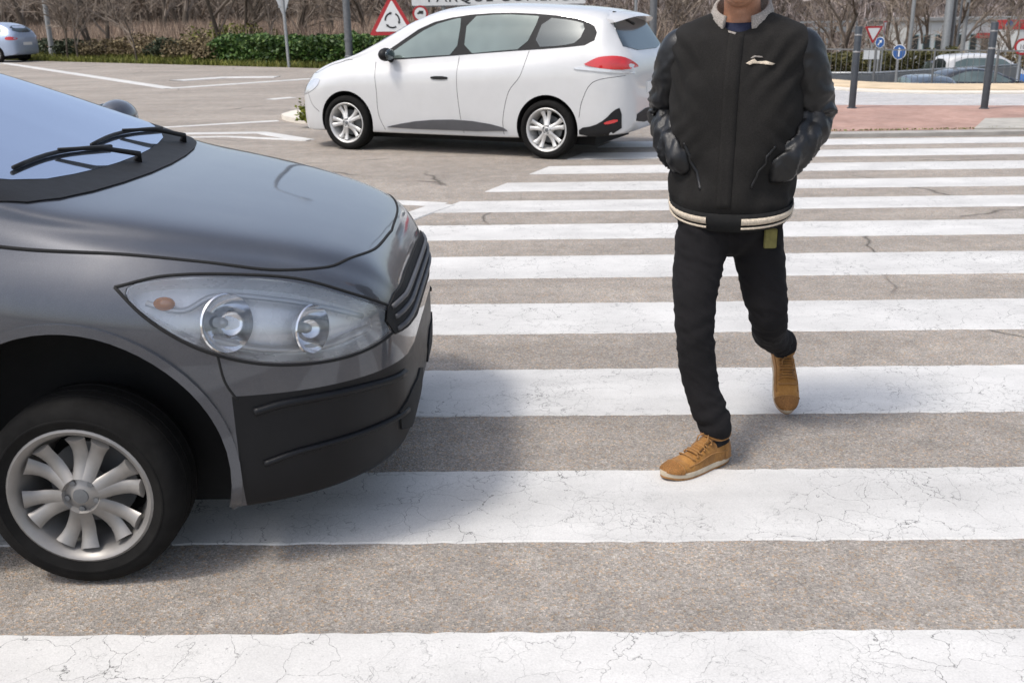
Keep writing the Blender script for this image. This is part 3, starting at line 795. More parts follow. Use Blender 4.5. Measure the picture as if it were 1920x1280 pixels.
# two slender dark posts on the brick pavement
for px, py, pt, lab in ((1597, 203, 50, 'tall dark steel bollard on the red pavement, nearer the walking person'), (1845, 204, 42, 'tall dark steel bollard on the red pavement, in front of the pale building')):
    b = gnd(px, py, .05); tp = at(px + 11, pt, b.y); h = tp.z - .05
    e = empty('bollard', b); mb = MB(); rad = .051
    mb.lathe([(0, -.02), (rad, -.02), (rad, h - .012), (rad * .9, h), (0, h)], axis='Z', n=24); autosmooth(mb.build('post', M['steel'], e))
    mb = MB(); mb.lathe([(rad * 1.02, .0), (rad * 1.45, .0), (rad * 1.4, .012), (rad * 1.02, .016)], axis='Z', n=24); autosmooth(mb.build('base_ring', M['steel'], e))
    for k in (.12, .36):
        mb = MB(); mb.lathe([(rad * .99, h - k - .012), (rad * 1.06, h - k - .008), (rad * 1.06, h - k + .008), (rad * .99, h - k + .012)], axis='Z', n=24); autosmooth(mb.build('reflective_ring', M['galv'], e))
    tag(e, lab, 'bollard')

# ------------------------------------------------------------------ car-park side: railing, hedge, wall, signs, building
A, B = at(1535, 156, 22.6), at(1990, 158, 19.6)
e = empty('railing', A); d = (B - A); d.z = 0; L = d.length; u = d.normalized(); angr = math.atan2(u.y, u.x)
zb, zt = -.20, .66; z0 = A.z
pm = MB(); n_ = int(L / .115)
for i in range(n_ + 1):
    p = u * (L * i / n_); pm.box(Vector((p.x, p.y, (zb + zt) / 2 - z0)), (.008, .008, zt - zb - .02), angr)
pm.build('pickets', M['dgalv'], e)
for zz in (zb, zt):
    r_ = MB(); r_.box(Vector((u.x * L / 2, u.y * L / 2, zz - z0)), (L, .028, .028), angr); r_.build('rail', M['dgalv'], e)
for i in range(5):
    p = u * (L * i / 4); r_ = MB(); r_.box(Vector((p.x, p.y, (zb - .35 + zt + .03) / 2 - z0)), (.035, .035, zt + .38 - zb), angr); r_.build('railing_post', M['dgalv'], e)
tag(e, 'grey metal railing with thin pickets behind the sand-coloured kerb', 'railing')

pts = []
ha, hb = at(1520, 130, 42), at(1800, 130, 46)
while len(pts) < 15000:
    t = random.random(); p = ha.lerp(hb, t); z = LOT + random.random() ** .8 * (1.95 + .2 * noise.noise(Vector((t * 14, 2, 1))))
    if noise.noise(Vector((t * 30, z * 3, 4))) < -.3: continue
    pts.append(Vector((p.x, p.y + random.uniform(0, 1.4), z)))
V, Fs = leaf_cloud(pts, .15); tag(mobj('olive_hedge', V, Fs, M['olivehedge'], smooth=False), 'clipped olive-green hedge behind the car park railing', 'hedge')
pts = []
ha, hb = at(1780, 120, 48), at(2000, 120, 48)
while len(pts) < 7000:
    t = random.random(); p = ha.lerp(hb, t); z = LOT + random.random() * (1.7 + .25 * noise.noise(Vector((t * 12, 2, 1))))
    pts.append(Vector((p.x, p.y + random.uniform(0, 1.4), z)))
V, Fs = leaf_cloud(pts, .15); tag(mobj('dry_hedge', V, Fs, M['drybush'], smooth=False), 'brown winter hedge behind the parked van', 'hedge')
# low ramp parapet
mb = MB(); q0, q1, q2 = at(1560, 148, 36.6), at(1640, 148, 36.8), at(1915, 130, 38.2)
for a, b, t0, t1 in ((q0, q1, at(1560, 141, 36.6).z, at(1640, 141, 36.8).z), (q1, q2, at(1640, 141, 36.8).z, at(1915, 125, 38.2).z)):
    V = [(a.x, a.y, LOT - .1), (b.x, b.y, LOT - .1), (b.x, b.y, t1), (a.x, a.y, t0)]; V += [(x, y + .22, z) for x, y, z in V]
    mb.add(V, [(0, 1, 2, 3), (5, 4, 7, 6), (3, 2, 6, 7), (1, 5, 6, 2), (4, 0, 3, 7), (0, 4, 5, 1)])
e = empty('ramp_parapet', (0, 0, 0)); mb.build('wall', M['parapet'], e)
mb = MB(); mb.path([q0 + Vector((0, .1, at(1560, 141, 36.6).z - q0.z + .06)), q1 + Vector((0, .1, at(1640, 141, 36.8).z - q1.z + .06)), q2 + Vector((0, .1, at(1915, 125, 38.2).z - q2.z + .06))], .045, 8); mb.build('handrail', M['galv'], e, True)
tag(e, 'low dark grey ramp parapet with pale handrail running up behind the railing', 'parapet')

def yield_front(px, py, Y, side, ang, lab, plate=False):
    t_ = at(px, py, Y); e = empty('yield_sign', (t_.x, Y, LOT)); z = t_.z - LOT; f0 = fr((0, 0, z), ang)
    layer(e, 'panel', rounded(tri(side, False), .04), f0, -.01, .012, M['redsign'])
    h = side * math.sqrt(3) / 2; layer(e, 'white_field', rounded([(x * .68, h * .6667 + (y - h * .6667) * .68) for x, y in tri(side, False)], .02), f0, .004, .003, M['whitesign'])
    mb = MB(); mb.path([(0, .05, 0), (0, .05, z + side * .7)], .04, 8); autosmooth(mb.build('post', M['galv'], e))
    if plate: layer(e, 'name_plate', [(-.32, -.52), (.3, -.52), (.3, -.18), (-.32, -.18)], f0, .002, .01, M['whitesign'])
    tag(e, lab, 'road sign')
yield_front(1636, 83, 37, .70, R(8), 'red and white yield sign facing the road, with a white plate below it', True)
yield_front(1658, 67, 43, .66, R(58), 'smaller turned yield sign behind the first yield sign, above a blue sign')
def blue_sign(px, py, Y, r, ang, lab, arrow):
    c = at(px, py, Y); e = empty('blue_sign', (c.x, Y, LOT)); z = c.z - LOT; f0 = fr((0, 0, z), ang)
    layer(e, 'rim', circ(r), f0, -.01, .012, M['whitesign']); layer(e, 'panel', circ(r * .92), f0, .004, .003, M['bluesign'])
    q = r * .62; pl = [(-.14 * q, -q), (.14 * q, -q), (.14 * q, .25 * q), (.5 * q, .25 * q), (0, q), (-.5 * q, .25 * q), (-.14 * q, .25 * q)]
    ca, sa = math.cos(arrow), math.sin(arrow); layer(e, 'arrow', [(x * ca - y * sa, x * sa + y * ca) for x, y in pl], f0, .008, .002, M['whitesign'])
    mb = MB(); mb.path([(0, .05, 0), (0, .05, z + r * .6)], .04, 8); autosmooth(mb.build('post', M['galv'], e)); tag(e, lab, 'road sign')
blue_sign(1686, 98, 30, .21, R(-48), 'round blue sign with white arrow on its own thin post', 0)
blue_sign(1650, 80, 42.6, .22, R(-55), 'round blue sign mounted below the smaller turned yield sign', R(-40))
c = at(1917, 88, 34); e = empty('speed_sign', (c.x, 34, LOT)); z = c.z - LOT; f0 = fr((0, 0, z), 0)
layer(e, 'panel', circ(.26), f0, -.01, .012, M['redsign']); layer(e, 'white_field', circ(.19), f0, .004, .003, M['whitesign'])
text(e, 'number', '10', .2, fr((0, 0, z - .07), 0), .009, M['blacksign'], 'CENTER')
mb = MB(); mb.path([(0, .05, 0), (0, .05, z + .2)], .04, 8); autosmooth(mb.build('post', M['galv'], e)); tag(e, 'round white sign with red ring at the right edge above the parked van', 'road sign')
# pale commercial building
BY = 88.; b0, b1 = at(1696, 92, BY), at(1990, 92, BY); tz = at(1850, 38, BY).z
e = empty('commercial_building', (b0.x, BY, -3.2)); wl = b1.x - b0.x; hh = tz + 3.2
mb = MB(); mb.box((wl / 2, 5, hh / 2), (wl, 10, hh)); mb.build('wall', M['facade'], e)
mb = MB(); mb.box((wl / 2, 5, hh + .12), (wl + .5, 10.6, .24)); mb.build('roof', M['pole'], e)
random.seed(5)
for i in range(13):
    x = .5 + i * (wl - 1) / 12.5; mb = MB(); mb.box((x + .3, -.02, 1.9), (.62, .06, 1.5)); fw = mb.build('window', M['teal'], e)
    mb = MB(); mb.box((x + .3, -.055, 1.9), (.5, .02, 1.36)); mb.build('pane', M['dkglass'], fw)
for px0, px1, py0, py1 in ((1831, 1860, 62, 72),):
    p, q = at(px0, py1, BY - .3), at(px1, py0, BY - .3); mb = MB(); mb.box(((p.x + q.x) / 2 - b0.x, -.2, (p.z + q.z) / 2 + 3.2), (q.x - p.x, .15, q.z - p.z)); mb.build('red_fascia', M['redsign'], e)
tag(e, 'long pale commercial building with a red fascia beyond the trees', 'building')
KY = 70.; p, q = at(1903, 92, KY), at(1985, 37, KY); e = empty('kiosk', (p.x, KY, -3.0)); kw, kh = q.x - p.x, q.z + 3.0
mb = MB(); mb.box((kw / 2, 1.5, kh * .42), (kw, 3, kh * .84)); mb.build('wall', M['facade'], e)
mb = MB(); mb.box((kw / 2, 1.5, kh * .92), (kw + .1, 3.1, kh * .16)); mb.build('red_top', M['redsign'], e)
for k in (.3, .55): mb = MB(); mb.box((kw / 2, -.03, kh * (k + .1)), (kw * .9, .05, .12)); mb.build('shutter_rail', M['pole'], e)
tag(e, 'pale kiosk with a red top band at the right edge of the picture', 'kiosk')
c = at(1893, 46, 68); e = empty('blue_sign', (c.x, 68, -3.)); f0 = fr((0, 0, c.z + 3), 0); layer(e, 'panel', circ(.24), f0, 0, .02, M['bluesign'])
mb = MB(); mb.path([(0, .05, 0), (0, .05, c.z + 3)], .04, 8); mb.build('post', M['galv'], e); tag(e, 'small distant blue disc sign in front of the pale building', 'road sign')
# crash barrier far behind the person's shoulder
p, q = at(1500, 57, 60), at(1606, 57, 60); e = empty('crash_barrier', (p.x, 60, height(p.x, 60)))
zc = at(1550, 56, 60).z - e.location.z
mb = MB(); mb.box(((q.x - p.x) / 2, 0, zc), (q.x - p.x, .06, .3)); mb.box(((q.x - p.x) / 2, .0, zc + .42), (q.x - p.x, .06, .1)); mb.build('beam', M['galv'], e)
for i in range(5): mb = MB(); mb.box(((q.x - p.x) * i / 4, .08, zc / 2 + .1), (.1, .08, zc + .6)); mb.build('post', M['galv'], e)
tag(e, 'grey steel crash barrier far behind the shoulder of the walking person', 'barrier')

# ------------------------------------------------------------------ cars (x forward, front axle at x = 0)
def chaikin(P, it=2):
    for _ in range(it):
        Q = []
        for i in range(len(P)):
            a, b = P[i], P[(i + 1) % len(P)]
            Q += [(a[0] * .75 + b[0] * .25, a[1] * .75 + b[1] * .25), (a[0] * .25 + b[0] * .75, a[1] * .25 + b[1] * .75)]
        P = Q
    return P

class Car:
    def __init__(s, name, sp):
        s.e = empty(name); s.sp = sp
        K = sp['K']                    # rows: x, zb, zsh, ztop, wmax, wsh, wroof   from rear to front
        xs = [k[0] for k in K]
        f = [pchip(xs, [k[i] for k in K]) for i in range(1, 7)]
        x0, x1 = xs[0], xs[-1]; s.x0, s.x1 = x0, x1
        X = []; n = sp.get('nx', 90)
        for i in range(n + 1):
            t = i / n; t = t - .11 * math.sin(2 * PI * t); X.append(x0 + (x1 - x0) * t)
        rf, rb, wf, wb, pw = sp.get('rf', .5), sp.get('rb', .4), sp.get('wf', .5), sp.get('wb', .72), sp.get('pw', 2.3)
        per = sp.get('per', 6); rings = []
        for x in X:
            zb, zs, zt, wm, ws, wr = [g(x) for g in f]
            k = 1
            if x1 - x < rf: k = wf + (1 - wf) * max(0, 1 - min(1, 1 - (x1 - x) / rf) ** pw) ** (1 / pw)
            if x - x0 < rb: k = wb + (1 - wb) * max(0, 1 - min(1, 1 - (x - x0) / rb) ** pw) ** (1 / pw)
            zt = max(zt, zs + .02); dz = zt - zs; zm = zb + .52 * (zs - zb)
            c = [(0, zb), (.55 * wm, zb), (.9 * wm, zb + .012), (wm * .975, zb + .07), (wm, zm), (wm * .992, zm + (zs - zm) * .62), (ws, zs),
                 (wr + (ws - wr) * .52, zs + dz * .5), (wr, zs + dz * .87), (.6 * wr, zs + dz * .975), (0, zt)]
            P = catmull([(0, y * k, z) for y, z in c], per)
            half = [(p.y, p.z) for p in P]; half[0] = (0, half[0][1]); half[-1] = (0, half[-1][1])
            ring = half + [(-y, z) for y, z in half[-2:0:-1]]
            rings.append([(x, max(y, .0) if i < len(half) and 0 < i else y, z) for i, (y, z) in enumerate(ring)])
        m = len(rings[0]); V = [p for r in rings for p in r]
        Fs = [(i * m + j, i * m + (j + 1) % m, (i + 1) * m + (j + 1) % m, (i + 1) * m + j) for i in range(n) for j in range(m)]
        Fs += [tuple(range(m))[::-1], tuple(n * m + j for j in range(m))]
        s.bvh = BVHTree.FromPolygons([Vector(v) for v in V], Fs)
        # wheel arches are cut with a boolean
        body = mobj('body', V, Fs, sp['paint'], s.e); body.data.materials.append(M['dark'])
        bm = bmesh.new(); bm.from_mesh(body.data); bmesh.ops.recalc_face_normals(bm, faces=bm.faces); bm.to_mesh(body.data); bm.free()
        W = sp['wmax']; ra = sp['ra']
        cut = MB(); 
        for wx in (sp.get('fx', 0), -sp['wb_']):
            for sd_ in (-1, 1): cut.lathe([(0, sd_ * (W - .30)), (ra, sd_ * (W - .30)), (ra, sd_ * (W + .3)), (0, sd_ * (W + .3))], (wx, 0, sp['rw'] + sp.get('dz', .01)), 'Y', 48)
        lamp_cuts = []
        co = cut.build('cut', M['dark'], None); co.matrix_world = Matrix()
        bm = bmesh.new(); bm.from_mesh(co.data); bmesh.ops.remove_doubles(bm, verts=bm.verts, dist=1e-5); bmesh.ops.recalc_face_normals(bm, faces=bm.faces); bm.to_mesh(co.data); bm.free()
        for poly_ in sp.get('lamp', []):
            for sd_ in (-1, 1):
                V_, N_, F_ = s.skin(poly_, 'side', 0, sd_, .03, 2); k = len(V_)
                A = [v + n_ * .02 for v, n_ in zip(V_, N_)]; B_ = [v - n_ * sp.get('lampd', .06) for v, n_ in zip(V_, N_)]
                F2 = [tuple(f) for f in F_] + [tuple(i + k for i in f)[::-1] for f in F_]; cnt = {(f[i], f[(i + 1) % len(f)]) for f in F_ for i in range(len(f))}
                F2 += [(b, a, a + k, b + k) for (a, b) in cnt if (b, a) not in cnt]
                lc = mobj('cut', A + B_, F2, M['lampgrey'], None, False); bm = bmesh.new(); bm.from_mesh(lc.data); bmesh.ops.recalc_face_normals(bm, faces=bm.faces); bm.to_mesh(lc.data); bm.free()
                lamp_cuts.append(lc)
        md = body.modifiers.new('b', 'BOOLEAN'); md.object = co; md.operation = 'DIFFERENCE'; md.solver = 'EXACT'
        md.material_mode = 'TRANSFER'
        for lc in lamp_cuts:
            m2_ = body.modifiers.new('c', 'BOOLEAN'); m2_.object = lc; m2_.operation = 'DIFFERENCE'; m2_.solver = 'EXACT'; m2_.material_mode = 'TRANSFER'
        dg = bpy.context.evaluated_depsgraph_get(); dg.update()
        me = bpy.data.meshes.new_from_object(body.evaluated_get(dg)); body.modifiers.clear(); body.data = me; me.name = 'body'
        bpy.data.objects.remove(co); [bpy.data.objects.remove(x) for x in lamp_cuts]; s.body = body
        if 'black' in sp:
            bx_, bz_ = sp['black']; body.data.materials.append(M['bumperblack']); ix = len(body.data.materials) - 1
            bm = bmesh.new(); bm.from_mesh(body.data)
            for pc, pn in (((bx_, 0, 0), (1, 0, 0)), ((bx_, 0, bz_), (.06, 0, 1)), ((bx_, 0, bz_ - .012), (.06, 0, 1))):
                fs = [f for f in bm.faces if f.calc_center_median().x > bx_ - .12 and f.calc_center_median().z < bz_ + .12]
                gm = list({x for f in fs for x in list(f.verts) + list(f.edges)}) + fs
                bmesh.ops.bisect_plane(bm, geom=gm, plane_co=pc, plane_no=pn, dist=1e-5)
            bm.to_mesh(body.data); bm.free()
            for p in body.data.polygons:
                if p.center.x > bx_ and p.center.z < bz_ - .06 * (p.center.x - bx_) and body.data.materials[p.material_index] == sp['paint']: p.material_index = ix
        autosmooth(body, 42)
    def hit(s, plane, a, b, side=1):
        if plane == 'side': o, d = Vector((a, side * 3, b)), Vector((0, -side, 0))
        elif plane == 'front': o, d = Vector((6, a, b)), Vector((-1, 0, 0))
        elif plane == 'rear': o, d = Vector((-9, a, b)), Vector((1, 0, 0))
        elif plane == 'top': o, d = Vector((a, b, 5)), Vector((0, 0, -1))
        elif plane == 'diag':                       # seen from the front corner; a = along the corner view, b = z
            o, d = Vector((a, side * 3, b)), Vector((-.8, -side, 0)).normalized(); o = o - d * 1.0 + Vector((.8 * 2.2, 0, 0))
        r = s.bvh.ray_cast(o, d)
        if r[0] is None:
            r = s.bvh.find_nearest(o + d * ((o.y if plane == 'side' else 4)) if plane == 'side' else o + d * 3)
        n = r[1] if r[1].dot(d) < 0 else -r[1]
        return r[0], n
    def skin(s, poly, plane, off=.004, side=1, step=.05, smooth=2):
        if smooth: poly = chaikin(poly, smooth)
        B = []
        for i in range(len(poly)):
            a, b = Vector(poly[i]), Vector(poly[(i + 1) % len(poly)]); k = max(1, int((b - a).length / step))
            B += [a.lerp(b, q / k) for q in range(k)]
        G = []
        xs = [p.x for p in B]; ys = [p.y for p in B]
        def inside(p):
            c = False
            for i in range(len(B)):
                a, b = B[i - 1], B[i]
                if (a.y > p.y) != (b.y > p.y) and p.x < (b.x - a.x) * (p.y - a.y) / (b.y - a.y) + a.x: c = not c
            return c
        y = min(ys) + step * .5; row = 0
        while y < max(ys):
            x = min(xs) + step * (.5 if row % 2 else .25)
            while x < max(xs):
                p = Vector((x, y))
                if inside(p) and min((p - q).length for q in B) > step * .45: G.append(p)
                x += step
            y += step * .86; row += 1
        nb = len(B)
        r = delaunay_2d_cdt(B + G, [(i, (i + 1) % nb) for i in range(nb)], [], 1, 1e-6)
        V = []; N = []
        for p in r[0]:
            h, nn = s.hit(plane, p.x, p.y, side); V.append(h + nn * off); N.append(nn)
        Fs = []
        for f in r[2]:
            a, b, c = [V[i] for i in f[:3]]; nn = (b - a).cross(c - a); Fs.append(tuple(f) if nn.dot(N[f[0]]) > 0 else tuple(f)[::-1])
        return V, N, Fs
    def patch(s, name, poly, plane, m, off=.004, side=1, step=.05, parent=None, smooth=2, thick=0):
        V, N, Fs = s.skin(poly, plane, off, side, step, smooth)
        # rim wall so that the panel has an edge
        cnt = {}
        for f in Fs:
            for i in range(len(f)):
                k = (f[i], f[(i + 1) % len(f)]); cnt[k] = 1
        for (a, b) in list(cnt):
            if (b, a) not in cnt:
                k = len(V); V += [V[a] - N[a] * (off + .004), V[b] - N[b] * (off + .004)]; Fs.append((b, a, k, k + 1))
        o = mobj(name, V, Fs, m, parent or s.e)
        me = o.data; vn = []
        return autosmooth(o, 50)
    def seam(s, name, pts, plane, side=1, r=.004, m=None, parent=None, closed=False, off=-.0015, step=.04, flat=1.):
        P = []
        if closed: pts = pts + [pts[0]]
        C = catmull([(a, b, 0) for a, b in pts], 8)
        out = []
        for p in C:
            h, nn = s.hit(plane, p.x, p.y, side); out.append(h + nn * off)
        mb = MB(); mb.path(out, r, 6, flat=flat); return mb.build(name, m or M['dark'], parent or s.e, True)
    def wheels(s, rt, rr_, wd, track, kind, rim='rim', spokes=5, which=None):
        tyre = MB(); h = wd / 2
        tyre.lathe([(rr_ - .01, -h * .8), (rr_ + .004, -h * .95), (rt - .05, -h * 1.01), (rt - .048, -h * 1.035), (rt - .044, -h * 1.035), (rt - .042, -h * 1.015), (rt - .030, -h * 1.01), (rt - .012, -h * .92), (rt - .003, -h * .72), (rt, -h * .45), (rt - .007, -h * .43), (rt - .007, -h * .36), (rt, -h * .34), (rt, -h * .05), (rt - .007, -h * .04), (rt - .007, h * .04), (rt, h * .05), (rt, h * .34), (rt - .007, h * .36), (rt - .007, h * .43), (rt, h * .45), (rt - .003, h * .72), (rt - .012, h * .92), (rt - .030, h * 1.01), (rt - .042, h * 1.015), (rt - .044, h * 1.035), (rt - .048, h * 1.035), (rt - .05, h * 1.01), (rr_ + .004, h * .95), (rr_ - .01, h * .8)], n=56)
        rimb = MB(); o = h * .93
        rimb.lathe([(rr_ + .003, o), (rr_ - .004, o + .004), (rr_ - .016, o - .004), (rr_ - .024, o - .03), (rr_ - .04, o - .075), (rr_ - .05, -h)], n=56)
        rimb.lathe([(0, o - .005), (.022, o - .005), (.03, o - .012), (.062, o - .02), (.066, o - .05)], n=32)
        for k in range(spokes):
            a0 = 2 * PI * k / spokes
            for dlt in ((-.13, .13) if kind == 'twin' else (0,)):
                a = a0 + dlt; P = []; wr = []
                for q in range(7):
                    t = q / 6; rad = .045 + (rr_ - .03 - .045) * t; aa = a + (dlt * .6 * t if kind == 'twin' else 0)
                    P.append(Vector((rad * math.cos(aa), o - .010 - .022 * math.sin(t * PI * .9), rad * math.sin(aa))))
                    wr.append((.021 if kind == 'twin' else .034) * (1.05 - .15 * t + (.35 * max(0, t - .75) / .25)))
                rimb.path(P, wr, 8, up=(0, 1, 0), flat=.42)
        if kind == 'cap':
            rimb.lathe([(rr_ * .42, o - .012), (rr_ * .30, o - .002), (0, o + .002)], n=40)
        disc = MB(); disc.lathe([(0, o - .095), (rr_ * .62, o - .095), (rr_ * .62, o - .11), (0, o - .11)], n=40)
        back = MB(); back.lathe([(0, -h * .6), (rr_ - .02, -h * .6)], n=40)
        hub = MB()
        for k in range(5):
            a = 2 * PI * k / 5 + .3; hub.lathe([(0, .008), (.008, .007), (.0085, 0)], (.040 * math.cos(a), o - .016, .040 * math.sin(a)), n=8)
        hub.lathe([(0, o + .0), (.02, o - .002), (.024, o - .012)], n=20)
        first = None
        for wx in (s.sp.get('fx', 0), -s.sp['wb_']):
            for sd_ in (1, -1):
                if first is None:
                    e = bpy.data.objects.new('wheel', None); link(e, s.e); e.empty_display_size = .1
                    autosmooth(tyre.build('tyre', M['tyre'], e)); autosmooth(rimb.build('rim', M[rim], e), 50)
                    autosmooth(disc.build('brake_disc', M['dgalv'], e)); back.build('wheel_back', M['dark'], e); autosmooth(hub.build('hub_nuts', M['dgalv'], e)); first = e
                else: e = dup(first, s.e)
                e.location = (wx, sd_ * track, rt); e.rotation_euler = (0, 0, 0 if sd_ > 0 else PI)
                e.rotation_euler = Matrix.Rotation(0 if sd_ > 0 else PI, 3, 'Z').to_euler()
                spin = random.uniform(0, 6)
                e.rotation_euler = (Matrix.Rotation(0 if sd_ > 0 else PI, 3, 'Z') @ Matrix.Rotation(spin, 3, 'Y')).to_euler()
        # dark underside between the wheels
    def under(s):
        mb = MB(); W = s.sp['wmax']; mb.box(((s.x0 + s.x1) / 2, 0, s.sp['rw'] * .62), (s.x1 - s.x0 - .9, 2 * W - .62, .13)); mb.build('underbody', M['dark'], s.e)
    def mirror(s, x, y, z, m, size=1.):
        for sd_ in (1, -1):
            mb = MB(); mb.ell((x, sd_ * (y + .12 * size), z + .04), (.075 * size, .12 * size, .075 * size), nu=20, nv=12)
            mb.path([(x + .02, sd_ * (y - .03), z - .02), (x, sd_ * (y + .06), z)], [.035, .03], 8); h = mb.build('door_mirror', m, s.e, True)
            mg = MB(); mg.ell((x - .055 * size, sd_ * (y + .12 * size), z + .04), (.03 * size, .10 * size, .06 * size), nu=16, nv=10); mg.build('mirror_glass', M['dkglass'], h, True)

# --- the white estate car
K = [(-3.37, .42, .78, .84, .80, .78, .66), (-3.34, .33, .93, 1.00, .83, .80, .66), (-3.28, .27, 1.0, 1.10, .85, .82, .64), (-3.14, .25, 1.045, 1.31, .862, .83, .60), (-3.02, .24, 1.06, 1.475, .866, .83, .585), (-2.85, .23, 1.07, 1.515, .868, .825, .59),
     (-2.4, .2, 1.065, 1.555, .87, .81, .60), (-1.8, .19, 1.03, 1.58, .868, .80, .61), (-1.2, .19, .995, 1.555, .866, .80, .61), (-.8, .19, .965, 1.445, .864, .795, .61), (-.4, .19, .94, 1.24, .862, .79, .64), (-.02, .19, .925, 1.05, .862, .78, .70),
     (.27, .19, .88, .975, .862, .77, .66), (.53, .18, .79, .885, .86, .75, .62), (.69, .19, .70, .79, .855, .76, .62), (.77, .22, .60, .68, .85, .78, .62), (.80, .30, .54, .60, .84, .78, .62)]
wc = Car('estate_car', dict(K=K, paint=M['white_car'], wmax=.87, ra=.345, wb_=2.48, rw=.305, dz=.012, rf=.62, rb=.42, wf=.42, wb=.70))
def estate_details(c):
    P = c.patch
    DLO = [(-.34, .985), (-.62, 1.16), (-.98, 1.37), (-1.4, 1.455), (-1.9, 1.48), (-2.4, 1.455), (-2.8, 1.40), (-2.98, 1.31), (-2.96, 1.16), (-2.6, 1.125), (-1.9, 1.085), (-1.1, 1.025)]
    for sd_ in (1, -1):
        P('window_trim', DLO, 'side', M['blackplastic'], .003, sd_, .06, smooth=1)
        P('side_window', [(-.46, 1.0), (-.72, 1.165), (-1.04, 1.35), (-1.38, 1.43), (-1.42, 1.42), (-1.40, 1.055), (-1.1, 1.04)], 'side', M['glass'], .006, sd_, .05, smooth=1)
        P('side_window', [(-1.49, 1.06), (-1.49, 1.44), (-1.9, 1.46), (-2.28, 1.44), (-2.33, 1.43), (-2.20, 1.115), (-1.9, 1.095)], 'side', M['glass'], .006, sd_, .05, smooth=1)
        P('side_window', [(-2.38, 1.425), (-2.7, 1.39), (-2.85, 1.35), (-2.80, 1.18), (-2.62, 1.145), (-2.30, 1.13)], 'side', M['dkglass'], .006, sd_, .05, smooth=1)
        P('door_trim', [(-.50, .265), (-2.05, .265), (-1.95, .33), (-1.5, .385), (-1.0, .365), (-.62, .30)], 'side', M['greyplastic'], .012, sd_, .05, smooth=1)
        P('tail_light', [(-2.86, .955), (-3.36, .90), (-3.34, .99), (-3.24, 1.05), (-3.05, 1.045), (-2.95, 1.0)], 'side', M['redlens'], .01, sd_, .035, smooth=2)
        P('light_strip', [(-2.74, .925), (-2.9, .95), (-3.35, .895), (-3.35, .87), (-3.0, .905)], 'side', M['clearlens'], .012, sd_, .03, smooth=1)
        P('headlight', [(.34, .80), (.58, .76), (.76, .62), (.73, .58), (.49, .64), (.36, .72)], 'side', M['clearlens'], .006, sd_, .03)
        h = P('door_handle', [(-1.12, .835), (-1.33, .835), (-1.33, .80), (-1.12, .80)], 'side', M['dark'], .01, sd_, .03)
        h = P('rear_door_handle', [(-2.02, 1.12), (-2.12, 1.2), (-2.06, 1.2), (-1.98, 1.13)], 'side', M['dark'], .008, sd_, .03) if False else None
        c.seam('door_seam', [(-.38, .975), (-.42, .7), (-.43, .42), (-.5, .24)], 'side', sd_, .0035)
        c.seam('door_seam', [(-1.44, 1.04), (-1.44, .7), (-1.47, .40), (-1.5, .24)], 'side', sd_, .0035)
        c.seam('door_seam', [(-2.26, 1.1), (-2.19, .86), (-2.05, .68), (-1.98, .42), (-1.98, .24)], 'side', sd_, .0035)
        c.seam('bumper_seam', [(.55, .62), (.49, .5), (.38, .42)], 'side', sd_, .0035)
        c.seam('bumper_seam', [(-3.3, .86), (-3.0, .80), (-2.88, .62), (-2.84, .44)], 'side', sd_, .0035)
        c.seam('roof_rail', [(-.95, 1.475), (-1.6, 1.515), (-2.3, 1.505), (-2.85, 1.455)], 'side', sd_, .013, M['blackplastic']) if False else None
        P('rear_bumper_lower', [(-2.84, .25), (-2.84, .335), (-3.0, .36), (-3.12, .43), (-3.2, .52), (-3.27, .55), (-3.27, .27)], 'side', M['blackplastic'], .008, sd_, .04, smooth=1)
        P('rear_reflector', [(-3.10, .40), (-3.23, .435), (-3.24, .405), (-3.12, .375)], 'side', M['redlens'], .014, sd_, .03, smooth=1)
    P('windscreen', [(.0, .0)] and [(-.70, 1.03), (.70, 1.03), (.62, 1.25), (.52, 1.40), (-.52, 1.40), (-.62, 1.25)], 'front', M['wsglass'], .005, 1, .06, smooth=1)
    P('rear_window', [(-.66, 1.09), (.66, 1.09), (.60, 1.27), (.52, 1.40), (-.52, 1.40), (-.60, 1.27)], 'rear', M['dkglass'], .006, 1, .06, smooth=1)
    P('rear_bumper_lower', [(-.56, .36), (.56, .36), (.56, .5), (-.56, .5)], 'rear', M['blackplastic'], .008, 1, .06, smooth=1)
    P('number_plate', [(-.26, .66), (.26, .66), (.26, .77), (-.26, .77)], 'rear', M['plate'], .012, 1, .06, smooth=0)
    P('grille', [(-.45, .47), (.45, .47), (.5, .54), (-.5, .54)], 'front', M['blackplastic'], .006, 1, .05)
    c.seam('bonnet_seam', [(.71, .0), (.69, .4), (.49, .66), (.2, .72), (-.05, .74)], 'top', 1, .004)
    c.seam('bonnet_seam', [(.71, .0), (.69, -.4), (.49, -.66), (.2, -.72), (-.05, -.74)], 'top', 1, .004)
    c.seam('wiper', [(-3.12, -.02), (-3.08, .2), (-3.02, .38)], 'top', 1, .009, M['blackplastic'], off=.012)
    # roof spoiler over the rear window
    mb = MB(); prof = [(-2.80, 1.50), (-3.02, 1.487), (-3.20, 1.445), (-3.235, 1.425), (-3.19, 1.418), (-2.95, 1.42)]
    N_ = 16; Vv = []; k = len(prof)
    for i in range(N_ + 1):
        y = -.60 + 1.2 * i / N_; dr = .055 * (abs(y) / .60) ** 3
        Vv += [(x + .10 * (abs(y) / .6) ** 4, y, z - dr) for x, z in prof]
    mb.add(Vv, [(i * k + j, i * k + (j + 1) % k, (i + 1) * k + (j + 1) % k, (i + 1) * k + j) for i in range(N_) for j in range(k)] + [tuple(range(k)), tuple(N_ * k + j for j in range(k))[::-1]])
    autosmooth(mb.build('roof_spoiler', M['white_car'], c.e), 50)
    c.mirror(-.60, .80, 1.02, M['blackplastic'], .95)
